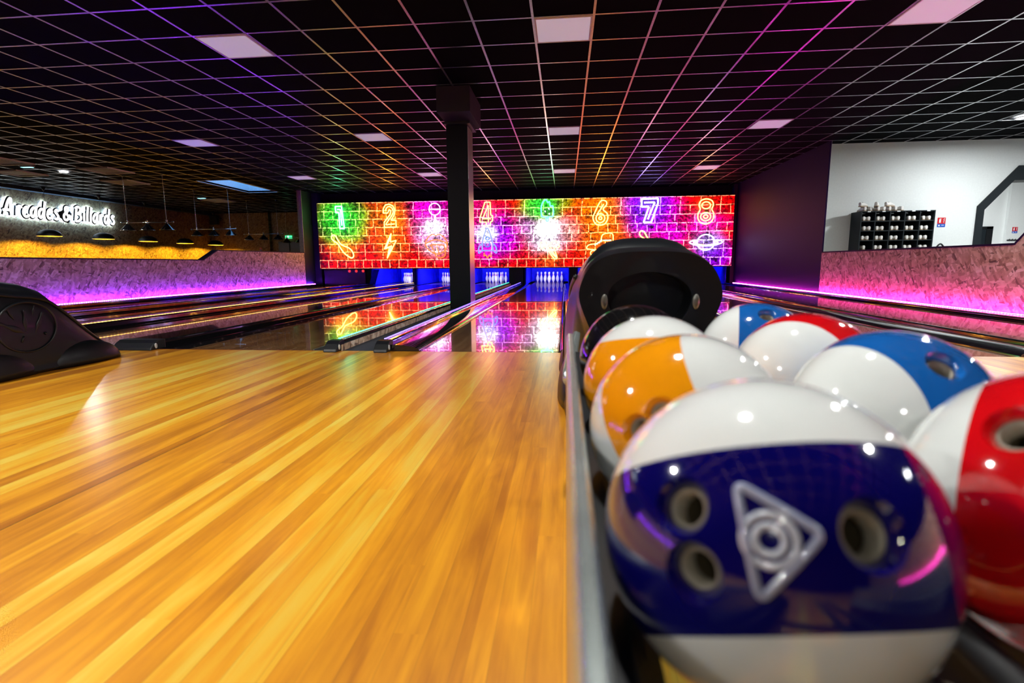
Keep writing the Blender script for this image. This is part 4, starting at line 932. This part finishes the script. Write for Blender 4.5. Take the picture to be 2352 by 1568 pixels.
# ------------------------------------------------------------------ bowling balls
R = .108
BX, AX = .378, .138; BZ = .483
def ball_mat(name, col, planes, rough=.08):
    t = NT('ball_' + name); ob = t.obj()
    m = None
    for n, d in planes:
        dp = t.add('ShaderNodeVectorMath', operation='DOT_PRODUCT', i_0=ob, i_1=n).outputs['Value']
        lt = t.math('LESS_THAN', dp, d * R)
        m = lt if m is None else t.math('MULTIPLY', m, lt)
    c2 = tuple(min(1, c * .75) for c in col)
    nz = t.add('ShaderNodeTexNoise', i_Vector=ob, i_Scale=9.0, i_Detail=4.0).outputs[0]
    cc = t.ramp(nz, [(.3, c2), (.7, col)])
    wh = t.ramp(nz, [(.3, (.70, .73, .71)), (.7, (.80, .82, .80))])
    t.P('Base Color', t.mix(m, wh, cc) if m is not None else cc)
    t.P('Roughness', rough); t.P('Coat Weight', 1.0); t.P('Coat Roughness', .04)
    return t.m
M_INS = plain('finger_insert_cream', (.26, .23, .17), .5); M_HOLE = plain('drilled_hole_brown', (.05, .036, .015), .7)
def dirmat(d):
    z = Vector(d).normalized(); q = z.to_track_quat('Z', 'Y'); return q.to_matrix().to_4x4()
def make_ball(name, loc, mat, holes, label, seg=96):
    bm = bmesh.new(); bmesh.ops.create_uvsphere(bm, u_segments=seg, v_segments=seg // 2, radius=R)
    # aim the poles away from the holes
    o = link(name, bm, [mat, M_HOLE], smooth=True)
    if holes:
        for d, hr in holes:                 # one cut per hole
            cb = bmesh.new()
            lathe(cb, [(hr * .98, R - .050), (hr, R - .010), (hr * 1.12, R - .006), (hr * 1.34, R - .0022), (hr * 1.6, R + .0010), (hr * 1.66, R + .01)], 40, dirmat(d))
            me = bpy.data.meshes.new('cutter'); bmesh.ops.recalc_face_normals(cb, faces=cb.faces); cb.to_mesh(me); cb.free()
            co = bpy.data.objects.new('cutter', me); COL.objects.link(co)
            md = o.modifiers.new('h', 'BOOLEAN'); md.operation = 'DIFFERENCE'; md.object = co; md.solver = 'EXACT'
            dg = bpy.context.evaluated_depsgraph_get(); dg.update()
            nm = bpy.data.meshes.new_from_object(o.evaluated_get(dg))
            if len(nm.polygons) > seg * seg * .3: o.data = nm
            o.modifiers.clear(); bpy.data.objects.remove(co)
        nm = o.data
        nm.materials.clear(); nm.materials.append(mat); nm.materials.append(M_HOLE)
        idx = []
        for p in nm.polygons:
            c = p.center; r = c.length
            # a face well below the sphere surface belongs to a drilled hole
            idx.append(1 if r < R - .0105 else 0)
        nm.polygons.foreach_set('material_index', idx)
        nm.polygons.foreach_set('use_smooth', [True] * len(nm.polygons))
        md = o.modifiers.new('split', 'EDGE_SPLIT'); md.split_angle = math.radians(35)
        for d, hr in holes:
            bm = bmesh.new(); lathe(bm, [(hr * .97, R - .024), (hr * .97, R - .010), (hr * .84, R - .0095), (hr * .83, R - .024)], 32, dirmat(d), cap0=False, cap1=False)
            link('finger_insert', bm, M_INS, o, smooth=True)['label'] = 'cream finger hole insert'
    o.location = loc
    tag(o, label, 'bowling ball', 'bowling balls on the rack')
    return o
def v(*a): return tuple(a)
blue_d = (.003, .002, .11); blue_l = (.008, .12, .45); orange = (1.0, .36, .004); red = (.72, .004, .008)
bf = make_ball('bowling_ball', (AX, .356, BZ), ball_mat('navy', blue_d, [((-.06, .551, .832), .366), ((.084, -.582, -.809), .540)]),
     [((-.66, -.596, .457), .0118), ((-.624, -.761, .175), .0118), ((.17, -.864, .474), .0135)], 'large front bowling ball, white with a navy band and triangle logo', 160)
# logo inlay on the front ball: rounded triangle and rings
bm = bmesh.new()
def on_ball(d, k=1.0006): return Vector(d).normalized() * R * k
tri = [Vector((-.406, -.671, .621)), Vector((-.071, -.879, .471)), Vector((-.351, -.925, .148))]
pts = []
cen = (tri[0] + tri[1] + tri[2]) / 3
for i in range(3):
    a, b, c = tri[i - 1], tri[i], tri[(i + 1) % 3]
    for q in range(6):
        tt = q / 5; p0 = b.lerp(a, .12); p2 = b.lerp(c, .12); pts.append(p0.lerp(b, tt).lerp(b.lerp(p2, tt), tt))
    for q in range(1, 8): pts.append(b.lerp(c, .12).lerp(c.lerp(b, .12), q / 8))
tube(bm, [on_ball(p) for p in pts], .0026, 8, closed=True)
link('triangle_logo', bm, plain('pale_logo_lacquer', (.30, .33, .45), .15, coat=1.0), bf, smooth=True)['label'] = 'pale triangle logo'
bm = bmesh.new(); cdir = Vector((-.298, -.857, .421)).normalized(); u_ = cdir.orthogonal().normalized(); w_ = cdir.cross(u_)
for rr, th in ((.118, .0022), (.066, .0022)):
    tube(bm, [on_ball(cdir + u_ * rr * math.cos(a) + w_ * rr * math.sin(a)) for a in [2 * PI * k / 36 for k in range(36)]], th, 8, closed=True)
link('ring_logo', bm, plain('pale_logo_lacquer2', (.50, .54, .62), .15, coat=1.0), bf, smooth=True)['label'] = 'pale concentric rings'
make_ball('bowling_ball', (AX, .592, BZ), ball_mat('orange_near', orange, [((.838, -.27, .474), .402), ((-.564, .522, -.639), .15)]),
     [((-.618, -.755, .217), .0118), ((-.418, -.814, .404), .0118)], 'orange and white bowling ball right behind the navy one', 128)
make_ball('bowling_ball', (AX, .808, BZ), ball_mat('orange_far', orange, [((-.01, .271, .963), .587), ((.01, -.271, -.963), .45)]), [], 'orange bowling ball with a white cap, in front of the black ball')
make_ball('bowling_ball', (AX, 1.026, BZ), ball_mat('black', (.006, .006, .007), []), [], 'black bowling ball below the hood mouth')
make_ball('bowling_ball', (BX, 1.07, BZ), ball_mat('blue_far', blue_l, [((-.958, .286, -.017), .304), ((.958, -.286, .017), .55)]), [((-.018, -.536, .844), .0125)], 'blue and white bowling ball, farthest of the right row')
make_ball('bowling_ball', (BX, .852, BZ), ball_mat('red_far', red, [((-.715, -.696, .066), .47), ((.715, .696, -.066), .47)]), [], 'white bowling ball with a red band between two blue ones')
make_ball('bowling_ball', (BX, .634, BZ), ball_mat('blue_near', blue_l, [((-.928, -.374, .008), .515), ((.928, .374, -.008), .5)]), [((.084, -.636, .767), .0135)], 'blue and white bowling ball beside the front red one', 128)
make_ball('bowling_ball', (BX, .405, BZ), ball_mat('red_near', red, [((-.699, .712, -.061), .476), ((.699, -.712, .061), .6)]), [((-.671, -.264, .693), .0135)], 'red and white bowling ball cut by the right picture edge', 128)
make_ball('bowling_ball', (.332, .44, .1835), ball_mat('white_low', (.75, .76, .74), []), [], 'white bowling ball on the lower shelf at the bottom edge')
